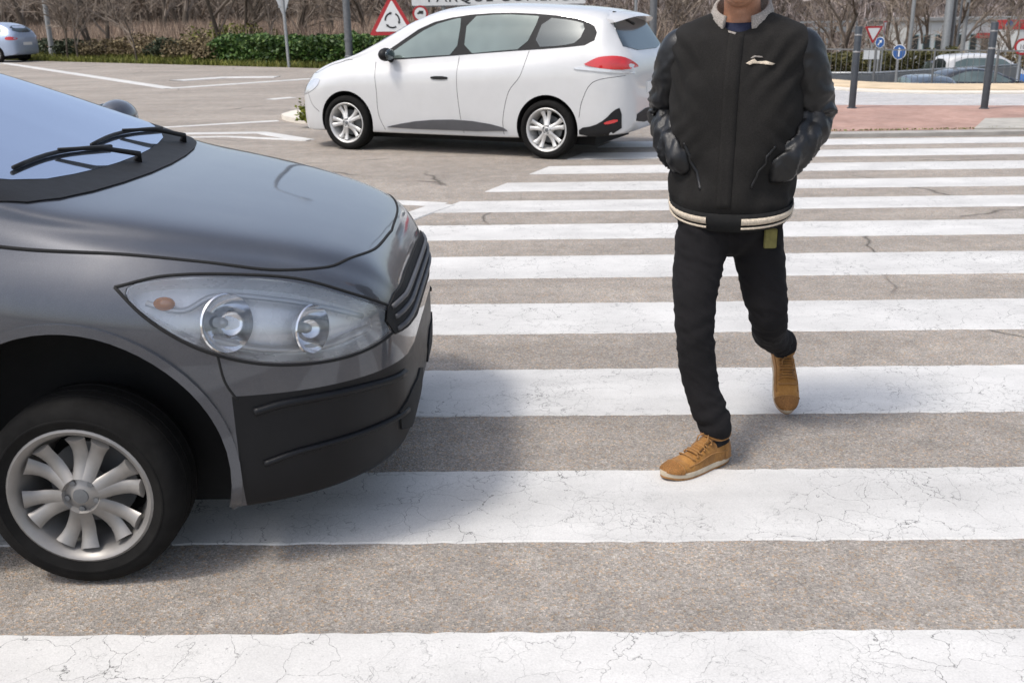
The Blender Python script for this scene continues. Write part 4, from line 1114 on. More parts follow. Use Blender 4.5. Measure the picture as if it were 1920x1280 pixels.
    c.wheels(.305, .225, .20, .775, 'twin', 'hubcap', 5); c.under()
estate_details(wc)
dfront = Vector((-.908, .418, 0)); right = Vector((.418, .908, 0))
fa = Vector((-1.86, 11.655, 0)) + right * .86
wc.e.location = (fa.x, fa.y, 0); wc.e.rotation_euler = (0, 0, math.atan2(dfront.y, dfront.x))
tag(wc.e, 'white estate car crossing the far end of the zebra crossing', 'car')

# --- the dark grey hatchback in the foreground
LAMP = [(.20, .822), (.32, .838), (.48, .828), (.64, .793), (.78, .718), (.852, .645), (.845, .60), (.74, .582), (.56, .605), (.41, .66), (.29, .74)]
K = [(-3.42, .42, .85, .92, .80, .78, .66), (-3.3, .26, 1.0, 1.2, .84, .80, .62), (-3.0, .22, 1.05, 1.46, .862, .82, .60), (-2.4, .19, 1.05, 1.55, .872, .82, .62), (-1.7, .18, 1.03, 1.55, .874, .82, .63), (-1.1, .18, 1.0, 1.42, .874, .82, .64), (-.6, .18, .97, 1.25, .874, .82, .68), (-.2, .18, .935, 1.085, .874, .81, .72),
     (.0, .18, .905, 1.01, .874, .80, .70), (.2, .18, .878, .970, .873, .795, .66), (.45, .175, .845, .915, .872, .785, .62), (.64, .18, .80, .862, .87, .78, .60), (.77, .19, .735, .805, .86, .79, .60), (.84, .21, .66, .725, .85, .79, .62), (.875, .26, .585, .64, .84, .79, .62), (.885, .33, .53, .57, .82, .78, .62)]
gc = Car('hatchback_car', dict(K=K, paint=M['grey_car'], wmax=.874, ra=.392, fx=.045, black=(.462, .528), wb_=2.6, rw=.264, dz=.058, rf=.72, rb=.42, wf=.40, wb=.7, nx=130, per=8, pw=2.2, lampd=.075, lamp=[LAMP]))
def hatch_details(c):
    P = c.patch
    for sd_ in (1, -1):
        inn = [(x * .985 + .008, z * .985 + .0105) for x, z in LAMP]
        hl = P('headlight', inn, 'side', M['lampglass'], .003, sd_, .022)
        P('lamp_housing', inn, 'side', M['lampsilver'], -.066, sd_, .022, hl)
        lb_ = MB()
        for (hx, hz, hr) in ((.47, .722, .074), (.67, .675, .064)):
            h, nn = c.hit('side', hx, hz, sd_); ax = (nn + Vector((.75, 0, -.1))).normalized(); rot = ax.to_track_quat('Y', 'Z').to_matrix()
            bw = MB(); bw.lathe([(hr * 1.04, -.004), (hr * 1.0, .0), (hr * .93, -.012), (hr * .74, -.034), (hr * .42, -.052), (0, -.056)], n=36)
            bw.V = [h - nn * .010 + rot @ v for v in bw.V]; autosmooth(bw.build('reflector', M['chrome'], hl), 60)
            bu = MB(); bu.lathe([(0, -.012), (.010, -.014), (.014, -.024), (.014, -.05)], n=20); bu.V = [h - nn * .010 + rot @ v for v in bu.V]; bu.build('bulb', M['hubcap'], hl, True)
        pts_ = [c.hit('side', x, z, sd_) for x, z in ((.27, .79), (.36, .765), (.44, .80), (.58, .775), (.70, .73), (.80, .67))]
        bz = MB(); bz.path(catmull([h - nn * .038 for h, nn in pts_], 5), .011, 8, flat=.7); bz.build('bezel', M['lampgrey'], hl, True)
        pts_ = [c.hit('side', x, z, sd_) for x, z in ((.40, .69), (.55, .635), (.70, .615), (.82, .625))]
        bz = MB(); bz.path(catmull([h - nn * .045 for h, nn in pts_], 5), .014, 8, flat=.7); bz.build('bezel', M['lampgrey'], hl, True)
        h, nn = c.hit('side', .315, .785, sd_); am = MB(); am.ell(h - nn * .03, (.028, .016, .018), None, 16, 10); am.build('indicator_bulb', M['amber'], hl, True)
        P('indicator', [(.23, .80), (.33, .815), (.33, .76), (.29, .735)], 'side', M['amber'], .011, sd_, .02, hl, 1) if False else None
        c.seam('headlight_seal', [(.20, .822), (.32, .841), (.48, .831), (.64, .796), (.78, .721), (.855, .645), (.848, .597), (.74, .579), (.56, .602), (.41, .657), (.29, .737)], 'side', sd_, .005, closed=True)
        P('side_window', [(-.38, 1.02), (-.75, 1.2), (-1.05, 1.33), (-1.15, 1.33), (-1.15, 1.05)], 'side', M['glass'], .005, sd_, .05, smooth=1)
        P('side_window', [(-1.22, 1.06), (-1.22, 1.345), (-1.7, 1.42), (-2.2, 1.42), (-2.25, 1.11)], 'side', M['glass'], .005, sd_, .05, smooth=1)
        P('side_window', [(-2.33, 1.13), (-2.33, 1.41), (-2.7, 1.37), (-2.9, 1.2)], 'side', M['dkglass'], .005, sd_, .05, smooth=1)
        P('tail_light', [(-3.1, .8), (-3.35, .8), (-3.3, 1.05), (-3.12, 1.1)], 'side', M['redlens'], .008, sd_, .04)
        P('arch_lip', [(.045 + .394 * math.cos(t), .322 + .394 * math.sin(t)) for t in [R(-19 + 165 * i / 30) for i in range(31)]] + [(.045 + .418 * math.cos(t), .322 + .418 * math.sin(t)) for t in [R(146 - 165 * i / 30) for i in range(31)]], 'side', M['grey_car'], .010, sd_, .03, smooth=0)
        c.seam('bumper_crease', [(.51, .478), (.60, .49), (.76, .48), (.868, .455)], 'side', sd_, .012, M['bumperblack'], off=.002)
        c.seam('bumper_crease', [(.52, .325), (.62, .345), (.78, .345), (.868, .335)], 'side', sd_, .010, M['bumperblack'], off=.003)
        c.seam('bumper_seam', [(.44, .64), (.45, .57), (.475, .515)], 'side', sd_, .004)
        c.seam('door_seam', [(-.42, 1.0), (-.46, .7), (-.47, .42), (-.5, .22)], 'side', sd_, .004)
        c.seam('door_seam', [(-1.2, 1.04), (-1.2, .7), (-1.22, .22)], 'side', sd_, .004)
        c.seam('wing_seam', [(-.12, sd_ * .805), (.15, sd_ * .785), (.40, sd_ * .755), (.58, sd_ * .70), (.70, sd_ * .58), (.775, sd_ * .36), (.795, sd_ * .0)], 'top', 1, .0055)
        P('lower_intake', [(sd_ * .12, .25), (sd_ * .5, .26), (sd_ * .52, .38), (sd_ * .12, .38)], 'front', M['dark'], .006, 1, .04, smooth=1)
    P('windscreen', [(-.235, .725), (-.10, .55), (-.055, .30), (-.04, 0), (-.055, -.30), (-.10, -.55), (-.235, -.725), (-.60, -.67), (-1.02, -.55), (-1.10, 0), (-1.02, .55), (-.60, .67)], 'top', M['wsglass'], .006, 1, .045, smooth=1)
    P('cowl', [(-.13, .76), (-.02, .68), (.045, .40), (.07, 0), (.045, -.40), (-.02, -.68), (-.13, -.76), (-.235, -.74), (-.12, -.57), (-.072, -.30), (-.058, 0), (-.072, .30), (-.12, .57), (-.235, .74)], 'top', M['blackplastic'], .0045, 1, .03, smooth=1)
    P('rear_window', [(-.62, 1.1), (.62, 1.1), (.55, 1.38), (-.55, 1.38)], 'rear', M['dkglass'], .005, 1, .06, smooth=1)
    P('grille', [(-.50, .565), (.50, .565), (.56, .66), (.40, .70), (-.40, .70), (-.56, .66)], 'front', M['dark'], .006, 1, .04, smooth=1)
    for z in (.60, .635, .665): c.seam('grille_bar', [(z, -.50), (z, 0), (z, .50)], 'top', 1, .01) if False else c.seam('grille_bar', [(-.5, z), (0, z), (.5, z)], 'front', 1, .008, M['greyplastic'], off=.008)
    # wipers lying on the screen
    for y0, y1 in ((.60, -.02), (.05, -.52)):
        pts_ = []
        for i in range(9):
            t = i / 8; y = y0 + (y1 - y0) * t; h, nn = c.hit('front', y, 1.050 + .012 * math.sin(t * PI) + .014 * t); pts_.append(h + nn * .014)
        mb = MB(); mb.path(pts_, .0065, 6)
        a, nn = c.hit('front', (y0 + y1) / 2 + .25, 1.015); mb.path([a + nn * .004, a + nn * .028, a.lerp(pts_[4], .5) + nn * .03, pts_[4] + nn * .008], [.014, .010, .008, .005], 6); mb.build('wiper', M['blackplastic'], c.e, True)
    c.mirror(-.42, .83, 1.03, M['grey_car'])
    c.wheels(.264, .190, .205, .772, 'twin', 'rim', 6); c.under()
hatch_details(gc)
gc.e.location = (-1.185, 3.235, 0); gc.e.rotation_euler = (0, 0, R(0))
tag(gc.e, 'dark grey hatchback driving onto the zebra crossing from the left edge', 'car')

# --- simpler cars further away
def simple_car(name, paint, label, loc, rz, kind='hatch', cat='car', group=None, rim='rim', roof=1.):
    if kind == 'hatch':
        K = [(-3.3, .42, .82, .90, .78, .76, .64), (-3.22, .28, .95, 1.08, .83, .79, .62), (-2.95, .24, 1.0, 1.32, .86, .81, .58), (-2.5, .2, 1.0, 1.45, .87, .81, .59), (-1.7, .19, .97, 1.49, .87, .80, .61), (-1.1, .19, .94, 1.40, .865, .80, .62), (-.5, .19, .92, 1.16, .86, .79, .66), (-.1, .19, .9, 1.0, .86, .78, .68), (.4, .18, .83, .90, .86, .76, .62), (.75, .2, .70, .77, .85, .76, .62), (.88, .30, .54, .60, .83, .77, .62)]
        dlo = [(-.42, .96), (-.8, 1.17), (-1.15, 1.34), (-1.8, 1.40), (-2.4, 1.37), (-2.85, 1.22), (-2.75, 1.06), (-1.8, 1.02)]
    elif kind == 'coupe':
        K = [(-3.4, .42, .78, .88, .78, .76, .64), (-3.3, .28, .9, .98, .83, .79, .62), (-2.95, .24, .95, 1.08, .86, .80, .58), (-2.4, .2, .96, 1.34, .87, .80, .56), (-1.7, .19, .94, 1.42, .87, .79, .58), (-1.1, .19, .92, 1.33, .865, .79, .59), (-.5, .19, .9, 1.10, .86, .78, .64), (-.1, .19, .88, .98, .86, .77, .66), (.4, .18, .82, .89, .86, .75, .62), (.75, .2, .69, .76, .85, .75, .62), (.9, .30, .54, .60, .83, .76, .62)]
        dlo = [(-.45, .95), (-.8, 1.12), (-1.15, 1.27), (-1.7, 1.33), (-2.2, 1.29), (-2.75, 1.06), (-2.5, 1.0), (-1.6, .985)]
    else:
        K = [(-3.2, .42, .95, 1.3, .82, .80, .70), (-3.15, .3, 1.0, 1.62, .86, .83, .70), (-2.9, .24, 1.02, 1.74, .88, .84, .70), (-2.0, .2, 1.02, 1.80, .89, .84, .71), (-1.2, .2, 1.0, 1.76, .89, .84, .70), (-.7, .2, .99, 1.55, .885, .83, .70), (-.2, .2, .97, 1.22, .88, .82, .72), (.1, .2, .94, 1.06, .88, .81, .72), (.5, .19, .86, .94, .87, .79, .66), (.75, .2, .74, .80, .86, .78, .64), (.86, .30, .56, .62, .84, .78, .62)]
        dlo = [(-.22, 1.06), (-.6, 1.32), (-.95, 1.55), (-1.3, 1.62), (-2.9, 1.62), (-2.95, 1.1), (-1.8, 1.07)]
    c = Car(name, dict(K=K, paint=paint, wmax=.87, ra=.34, wb_=2.5, rw=.30, rf=.6, rb=.4, nx=56, per=4))
    for sd_ in (1, -1):
        c.patch('side_window', dlo, 'side', M['glass'] if kind != 'coupe' else M['glass'], .005, sd_, .09, smooth=1)
        c.patch('tail_light', [(-2.95, .82), (-3.3, .80), (-3.28, .93), (-3.0, .94)], 'side', M['redlens'], .008, sd_, .05)
        c.patch('headlight', [(.45, .74), (.7, .72), (.86, .6), (.6, .62)], 'side', M['clearlens'], .008, sd_, .04)
        if kind == 'van':
            c.patch('blue_band', [(-.25, .55), (.8, .5), (.8, .64), (.3, .82), (-.1, .99), (-.5, 1.03), (-.9, 1.03), (-1.0, .8), (-.7, .6)], 'side', M['van_blue'], .007, sd_, .07, smooth=1)
            c.patch('blue_band', [(-2.0, .62), (-2.6, .62), (-2.9, 1.0), (-2.2, 1.02)], 'side', M['van_blue'], .007, sd_, .07, smooth=1)
        c.seam('door_seam', [(-1.3, .98), (-1.3, .6), (-1.32, .22)], 'side', sd_, .005)
    zt = {'hatch': 1.36, 'coupe': 1.27, 'van': 1.62}[kind]; zl = {'hatch': .98, 'coupe': .95, 'van': 1.02}[kind]
    c.patch('windscreen', [(-.66, zl), (.66, zl), (.52, zt), (-.52, zt)], 'front', M['wsglass'], .005, 1, .1, smooth=1)
    c.patch('rear_window', [(-.6, zl + .1), (.6, zl + .1), (.5, zt - .03), (-.5, zt - .03)], 'rear', M['dkglass'], .005, 1, .1, smooth=1)
    c.patch('number_plate', [(-.26, .5), (.26, .5), (.26, .61), (-.26, .61)], 'front', M['plate'], .015, 1, .1, smooth=0)
    c.patch('number_plate', [(-.26, .62), (.26, .62), (.26, .73), (-.26, .73)], 'rear', M['plate'], .015, 1, .1, smooth=0)
    c.mirror(-.48, .80, zl, paint, .8)
    c.wheels(.30, .21, .2, .775, 'single', rim, 7); c.under()
    c.e.location = loc; c.e.rotation_euler = (0, 0, rz); tag(c.e, label, cat, group); return c
dd = Vector((-.985, .17, 0)).normalized(); rgt = Vector((dd.y, -dd.x, 0))
rw_ = gnd(17, 118); fa = rw_ + dd * 2.95 + rgt * .80
simple_car('hatchback_car', M['blue_car'], 'silver-blue car leaving the picture at the left edge, driving along the far road', (fa.x, fa.y, 0), math.atan2(dd.y, dd.x))
simple_car('hatchback_car', M['slate_car'], 'slate blue parked car seen from behind, low behind the railing', (at(1738, 150, 33).x, 34.5, LOT + .22), R(84), 'hatch')
simple_car('coupe_car', M['black_car'], 'black parked car with sloping roof in front of the white and blue van', (at(1905, 150, 34).x, 34., LOT + .42), R(4), 'coupe')
simple_car('hatchback_car', M['plum_car'], 'dark plum car facing the road beside the thick lamp column', (at(1766, 120, 44).x, 42.4, LOT + .12), R(-97), 'hatch')
simple_car('van', M['white_car'], 'white and blue parked van behind the black car', (at(1912, 120, 41).x, 41.2, LOT + .2), R(3), 'van', 'van')
# a blue-white scooter-like bollard row is not visible enough to build

# ------------------------------------------------------------------ the walking person
FWD = Vector((-.34, -.94, 0)).normalized(); LAT = Vector((.94, -.34, 0)).normalized(); UPV = Vector((0, 0, 1))
PC = Vector((.742, 3.325, 0))
def body_pt(l, f, z): return PC + LAT * l + FWD * f + UPV * z
def limb(mb, P, rad, n=16, per=5):
    C = catmull(P, per); Rr = []
    k = len(P) - 1
    for i in range(len(C)):
        t = i / per; j = min(int(t), k - 1); u = t - j; Rr.append(rad[j] * (1 - u) + rad[j + 1] * u)
    mb.path(C, Rr, n)
    for p, r in ((C[0], Rr[0]), (C[-1], Rr[-1])): mb.ell(p, (r, r, r), nu=12, nv=8)
    return C, Rr
def voxel(mb, size, smooth=6, fac=.5):
    return evalmods(mb.V, mb.F, [('REMESH', dict(mode='VOXEL', voxel_size=size, adaptivity=0)), ('SMOOTH', dict(iterations=smooth, factor=fac))])

# joints
shR, elR, wrR = body_pt(-.195, -.012, 1.335), body_pt(-.232, -.085, 1.13), body_pt(-.163, .088, 1.0)
shL, elL, wrL = body_pt(.195, -.012, 1.335), body_pt(.232, -.06, 1.13), body_pt(.163, .088, .985)
hipR, kneeR, ankR = Vector((.652, 3.31, .82)), Vector((.607, 3.165, .47)), Vector((.655, 3.09, .115))
hipL, kneeL, ankL = Vector((.835, 3.345, .82)), Vector((.893, 3.315, .445)), Vector((1.024, 3.57, .24))
headc = body_pt(0, .035, 1.592); neckb = body_pt(0, -.035, 1.37)

# shoes: local x towards the toe, z up from the sole
def shoe(kind, heel, xdir, zdir):
    x = Vector(xdir).normalized(); y = Vector(zdir).cross(x).normalized(); z = x.cross(y)
    mtx = Matrix((x, y, z)).transposed().to_4x4(); mtx.translation = heel
    prof = [(-.004, .022, .052), (.006, .030, .088), (.03, .035, .098), (.06, .036, .096), (.09, .036, .098), (.12, .038, .088), (.15, .042, .073), (.18, .0455, .061), (.21, .0465, .053), (.24, .0435, .047), (.262, .036, .040), (.278, .024, .032), (.286, .008, .026)]
    fw, fh = pchip([p[0] for p in prof], [p[1] for p in prof]), pchip([p[0] for p in prof], [p[2] for p in prof])
    def bend(x_): return .010 * max(0, (x_ - .20) / .086) ** 2            # toe spring
    def mid(x_): return .010 * math.sin(x_ / .286 * PI)                  # inward curve of the last
    def surf(x_, a, grow=0., base=.020):
        w_, h_ = fw(x_) + grow, fh(x_) + grow; s_, c_ = math.sin(a), math.cos(a)
        yy = w_ * math.copysign(abs(c_) ** .75, c_); zz = base + (h_ - base) * abs(s_) ** .85
        return Vector((x_, yy + mid(x_) * .6, zz + bend(x_)))
    def loft(x0, x1, nx, na, grow, cap=False, a0=0, a1=PI):
        V = []; Fs = []
        for i in range(nx + 1):
            xx = x0 + (x1 - x0) * i / nx
            for j in range(na + 1): V.append(mtx @ surf(xx, a0 + (a1 - a0) * j / na, grow))
        m = na + 1
        for i in range(nx):
            for j in range(na): Fs.append((i * m + j, (i + 1) * m + j, (i + 1) * m + j + 1, i * m + j + 1))
        if cap: Fs.append(tuple(range(m))); Fs.append(tuple(nx * m + j for j in range(m))[::-1])
        return V, Fs
    V, Fs = loft(-.004, .286, 46, 22, 0, True)
    up = mobj('shoe', V, Fs, M['suede'], None)
    displace(up.data, lambda co, nn: .0016 * noise.noise(co * 60) + (.0016 * math.sin(((mtx.inverted() @ co).x) * 190) if .17 < (mtx.inverted() @ co).x < .225 and (mtx.inverted() @ co).z > .035 else 0))
    up.parent = person
    V, Fs = loft(.232, .2862, 14, 22, .0016); mobj('toe_cap', V, Fs, M['toecap'], up)
    V, Fs = loft(-.0045, .040, 10, 22, .0016, a0=0, a1=PI); 
    mobj('heel_counter', [v for v in V], Fs, M['toecap'] if False else M['suede'], up)
    # sole: outline grown from the upper, a pale midsole over a gum outsole
    sw = pchip([-.01, .03, .09, .15, .21, .25, .295], [.036, .0375, .0375, .044, .049, .046, .036])
    def sole(zs, grow, name, m):
        ring = []
        for i in range(72):
            t = 2 * PI * i / 72; c_, s_ = math.cos(t), math.sin(t)
            xx = .139 + .150 * math.copysign(abs(c_) ** .8, c_); u_ = min(1., abs((xx - .139) / .150))
            hw = sw(xx) * (1 - u_ ** 4.5) ** .5
            ring.append((xx, math.copysign(hw, s_) + mid(max(xx, 0)) * .6))
        V = []; k = len(ring)
        for zz, g in zs:
            for (xx, yy) in ring:
                c0 = mid(max(xx, 0)) * .6; V.append(mtx @ Vector((xx, c0 + (yy - c0) * g, zz + bend(xx))))
        Fs = [tuple(range(k))[::-1], tuple((len(zs) - 1) * k + j for j in range(k))]
        for i in range(len(zs) - 1): Fs += [(i * k + j, i * k + (j + 1) % k, (i + 1) * k + (j + 1) % k, (i + 1) * k + j) for j in range(k)]
        autosmooth(mobj(name, V, Fs, m, up), 50)
    sole([(.006, .98), (.010, 1.01), (.019, 1.015), (.024, .97)], .006, 'midsole', M['sole']); sole([(0, .97), (.0065, 1.0)], .006, 'outsole', M['outsole'])
    tb = MB()
    for i in range(9):
        t = i / 8; xx = .085 + .075 * t
        tb.path([mtx @ surf(xx, a, .003) for a in (R(68), R(79), R(90), R(101), R(112))], .010, 6, flat=.35)
    tb.build('tongue', M['suede'], up, True)
    lb = MB()
    for i in range(6):
        xx = .102 + .0165 * i
        lb.path([mtx @ surf(xx + (.004 if i % 2 else -.003), a, .0065) for a in (R(58), R(74), R(90), R(106), R(122))], .0026, 6)
        for a in (R(57), R(123)): lb.ell(mtx @ surf(xx, a, .004), (.0042,) * 3, nu=8, nv=6)
    for s_ in (1, -1):
        p0 = surf(.10, PI / 2, .008); lb.path([mtx @ p0, mtx @ (p0 + Vector((.004, s_ * .012, .012))), mtx @ (p0 + Vector((.016, s_ * .022, .002))), mtx @ (p0 + Vector((.026, s_ * .018, -.012)))], .0024, 6)
    lb.build('laces', M['lace'], up, True)
    st = MB()
    for a0 in (R(26), R(154)): st.path([mtx @ surf(xx, a0 + (xx - .10) * (1.6 if a0 < 1 else -1.6), .001) for xx in [.03 + .02 * i for i in range(10)]], .0022, 5)
    st.path([mtx @ surf(.232, a, .0015) for a in [R(8 + 164 * i / 16) for i in range(17)]], .0024, 5)
    st.build('seam', M['lace'], up, True)
    cb = MB(); cb.path([mtx @ (Vector((.048 + .046 * math.cos(t), .034 * math.sin(t), .098 + .012 * math.cos(t) ** 2))) for t in [2 * PI * i / 24 for i in range(25)]], .0095, 8, cap=False)
    cb.build('ankle_collar', M['suede'], up, True)
    return up, mtx

# --- the body, one continuous mesh
mb = MB()
HR = Matrix((LAT, FWD, UPV)).transposed()
mb.ell(headc, (.076, .096, .112), HR, 28, 18); mb.ell(headc + HR @ Vector((0, .030, -.062)), (.058, .062, .066), HR, 20, 14)
mb.ell(headc + HR @ Vector((0, .070, -.096)), (.026, .022, .022), HR, 14, 10)                                  # chin
mb.path([headc + HR @ Vector((0, .094, .022)), headc + HR @ Vector((0, .118, -.022)), headc + HR @ Vector((0, .100, -.034))], [.008, .014, .012], 10)  # nose
for s_ in (1, -1):
    mb.ell(headc + HR @ Vector((s_ * .079, -.008, -.005)), (.011, .02, .033), HR, 12, 10); mb.ell(headc + HR @ Vector((s_ * .034, .082, .030)), (.024, .012, .008), HR, 12, 8)
    mb.ell(headc + HR @ Vector((s_ * .042, .060, -.028)), (.024, .026, .026), HR, 12, 8)
mb.ell(headc + HR @ Vector((0, .096, -.062)), (.024, .012, .007), HR, 12, 8); mb.ell(headc + HR @ Vector((0, .093, -.075)), (.021, .011, .007), HR, 12, 8)
limb(mb, [neckb, body_pt(0, -.015, 1.46), headc + HR @ Vector((0, -.01, -.07))], [.070, .058, .056])
mb.ell(body_pt(0, .036, 1.452), (.016, .014, .018), HR, 10, 8)
mb.ell(body_pt(0, -.01, 1.20), (.165, .105, .19), HR, 24, 16); mb.ell(body_pt(0, -.01, .98), (.15, .10, .16), HR, 24, 16); mb.ell(body_pt(0, -.015, .87), (.14, .095, .10), HR, 24, 16)
limb(mb, [body_pt(-.05, -.02, 1.36), shR], [.05, .045]); limb(mb, [body_pt(.05, -.02, 1.36), shL], [.05, .045])
for sh, el, wr, s_ in ((shR, elR, wrR, -1), (shL, elL, wrL, 1)):
    limb(mb, [sh, sh.lerp(el, .5), el], [.045, .040, .035]); limb(mb, [el, el.lerp(wr, .45), wr], [.035, .033, .024])
    hd = (body_pt(s_ * .10, .04, .90) - wr).normalized(); palm = wr + hd * .055
    limb(mb, [wr, palm], [.026, .032])
    for k, (o_, L) in enumerate(((-.024, .07), (-.008, .08), (.008, .075), (.024, .06))):
        b_ = palm + hd * .02 + UPV.cross(hd).normalized() * .0 + Vector((0, 0, 1)).cross(hd).cross(hd).normalized() * o_
        limb(mb, [b_, b_ + hd * L * .5, b_ + hd * L * .9 - FWD * .015], [.0095, .0085, .007], 8, 3)
    limb(mb, [wr + hd * .02, wr + hd * .05 + UPV * .03, wr + hd * .08 + UPV * .035], [.012, .011, .008], 8, 3)
for hp, kn, an in ((hipR, kneeR, ankR), (hipL, kneeL, ankL)):
    limb(mb, [hp, hp.lerp(kn, .5), kn], [.070, .056, .042]); limb(mb, [kn, kn.lerp(an, .4), an], [.036, .030, .024])
fd1 = Vector((-.829, -.56, 0)); heel1 = Vector((.722, 3.112, .004)) 
pit = R(40); hz = Vector((-.06, -1, 0)).normalized(); x2 = hz * math.cos(pit) - UPV * math.sin(pit); z2 = hz * math.sin(pit) + UPV * math.cos(pit)
toe2 = Vector((1.022, 3.455, .014)); heel2 = toe2 - x2 * .29
for hl_, xd, zd, an in ((heel1, fd1, UPV, ankR), (heel2, x2, z2, ankL)):
    limb(mb, [an, hl_ + xd * .055 + zd * .058, hl_ + xd * .14 + zd * .040, hl_ + xd * .225 + zd * .032], [.030, .022, .018, .010], 10, 4)
me = voxel(mb, .0065, 5)
person = from_mesh('person', me, M['skin'])
tag(person, 'person in black bomber jacket, black jeans and tan suede shoes walking with hands in pockets', 'person')
eyes = MB()
for s_ in (1, -1):
    eyes = MB(); ec = headc + HR @ Vector((s_ * .032, .0815, .017)); eyes.ell(ec, (.0105, .0095, .0065), HR, 16, 12); eo = eyes.build('eye', M['eye'], person, True)
    ir = MB(); ir.ell(ec + HR @ Vector((0, .0052, 0)), (.0052, .005, .0052), HR, 14, 10); ir.build('iris', M['blacksign'], eo, True)
    bw = MB(); bw.path([headc + HR @ Vector((s_ * q, .092 - .25 * (q - .02) ** 2 * 20, .036 + .004 * math.sin((q - .015) / .035 * PI))) for q in (.015, .024, .033, .042, .050)], [.002, .0035, .0035, .003, .0015], 6); bw.build('eyebrow', M['hair'], person, True)
hb = MB(); hb.ell(headc + HR @ Vector((0, -.012, .022)), (.084, .100, .103), HR, 32, 20)
hm = evalmods(hb.V, hb.F, [('SUBSURF', dict(levels=1))])
displace(hm, lambda co, nn: .004 * noise.noise(co * 90))
bmh = bmesh.new(); bmh.from_mesh(hm)
bmesh.ops.delete(bmh, geom=[v for v in bmh.verts if (HR.transposed() @ (v.co - headc)).y > .045 - max(0, (v.co.z - headc.z - .06)) * .5 and v.co.z < headc.z + .085 or v.co.z < headc.z - .055], context='VERTS')
bmh.to_mesh(hm); bmh.free(); from_mesh('hair', hm, M['hair'], person)

up1, m1 = shoe(0, heel1, fd1, UPV); up2, m2 = shoe(1, heel2, x2, z2)
# socks
for an, mm_, kn in ((ankR, m1, kneeR), (ankL, m2, kneeL)):
    a_ = mm_ @ Vector((.048, 0, .085)); b_ = an.lerp(kn, .18)
    mb = MB(); mb.path(catmull([a_ - (b_ - a_) * .2, a_, a_.lerp(b_, .5), b_], 4), .042, 16); sk_ = mb.build('sock', M['sock'], person, True)
    displace(sk_.data, lambda co, nn: .002 * noise.noise(co * 40))

# --- trousers
mb = MB()
mb.ell(body_pt(0, -.015, .87), (.163, .115, .12), HR, 28, 16); mb.ell(body_pt(0, -.02, .77), (.158, .115, .11), HR, 28, 16)
eR = m1 @ Vector((.050, 0, .112)); eL = m2 @ Vector((.046, 0, .112))
CR, RR_ = limb(mb, [hipR + Vector((.01, 0, 0)), Vector((.630, 3.262, .66)), kneeR, Vector((.632, 3.125, .26)), eR + Vector((0, 0, .02))], [.088, .083, .062, .057, .053], 20)
CL, RL_ = limb(mb, [hipL - Vector((.01, 0, 0)), Vector((.852, 3.33, .65)), kneeL, Vector((.938, 3.45, .335)), eL], [.088, .083, .063, .053, .046], 20)
tm = voxel(mb, .0085, 5)
def axis_info(co):
    best = None
    for C in (CR, CL):
        for i in range(len(C) - 1):
            a, b = C[i], C[i + 1]; d_ = b - a; t = max(0, min(1, (co - a).dot(d_) / d_.length_squared)); q = a + d_ * t; L = (co - q).length
            if best is None or L < best[0]: best = (L, i + t, C is CL, q)
    return best
def trouser_fold(co, nn):
    L, s_, left, q = axis_info(co); n1 = noise.noise(Vector((co.x * 7, co.y * 7, co.z * 16)))
    r1 = 1 - abs(noise.noise(Vector((co.x * 9 + 3, co.y * 9, co.z * 26 + co.x * 14)))) * 2
    r1 = max(0, r1 - .35) * 1.5
    d_ = .0022 * n1 + .0042 * r1 + .002 * (1 - 2 * abs(noise.noise(Vector((co.x * 20, co.y * 20, co.z * 45 + co.x * 30)))))
    k = math.exp(-((s_ - 10) / 2.4) ** 2); a_ = math.atan2(co.y - q.y, co.x - q.x)
    d_ += k * .0016 * math.sin(s_ * 4.2 + 2.6 * math.sin(a_ + 1) + 3 * n1)                       # creases round the knee
    k = math.exp(-((s_ - 19.5) / 2.3) ** 2); d_ += k * .0036 * math.sin(s_ * 4.0 + 2.4 * math.sin(a_) + 3 * n1)    # bunching above the shoe
    k = math.exp(-((s_ - 3.) / 2.0) ** 2); d_ += k * .0035 * math.sin(co.z * 50 + (co.x - .742) * (90 if not left else -90) + 2 * n1)
    return d_
displace(tm, trouser_fold); trousers = from_mesh('trousers', tm, M['denim'], person)
# side seams and the fly
def drape(name, bv, pts, rad, m, parent, off=0., n=6, flat=1.):
    out = []
    for p in catmull(pts, 6):
        h = bv.find_nearest(p); out.append(h[0] + h[1] * off)
    mb = MB(); mb.path(out, rad, n, flat=flat); return mb.build(name, m, parent, True)
bvt = BVHTree.FromPolygons([v.co.copy() for v in tm.vertices], [tuple(p.vertices) for p in tm.polygons])

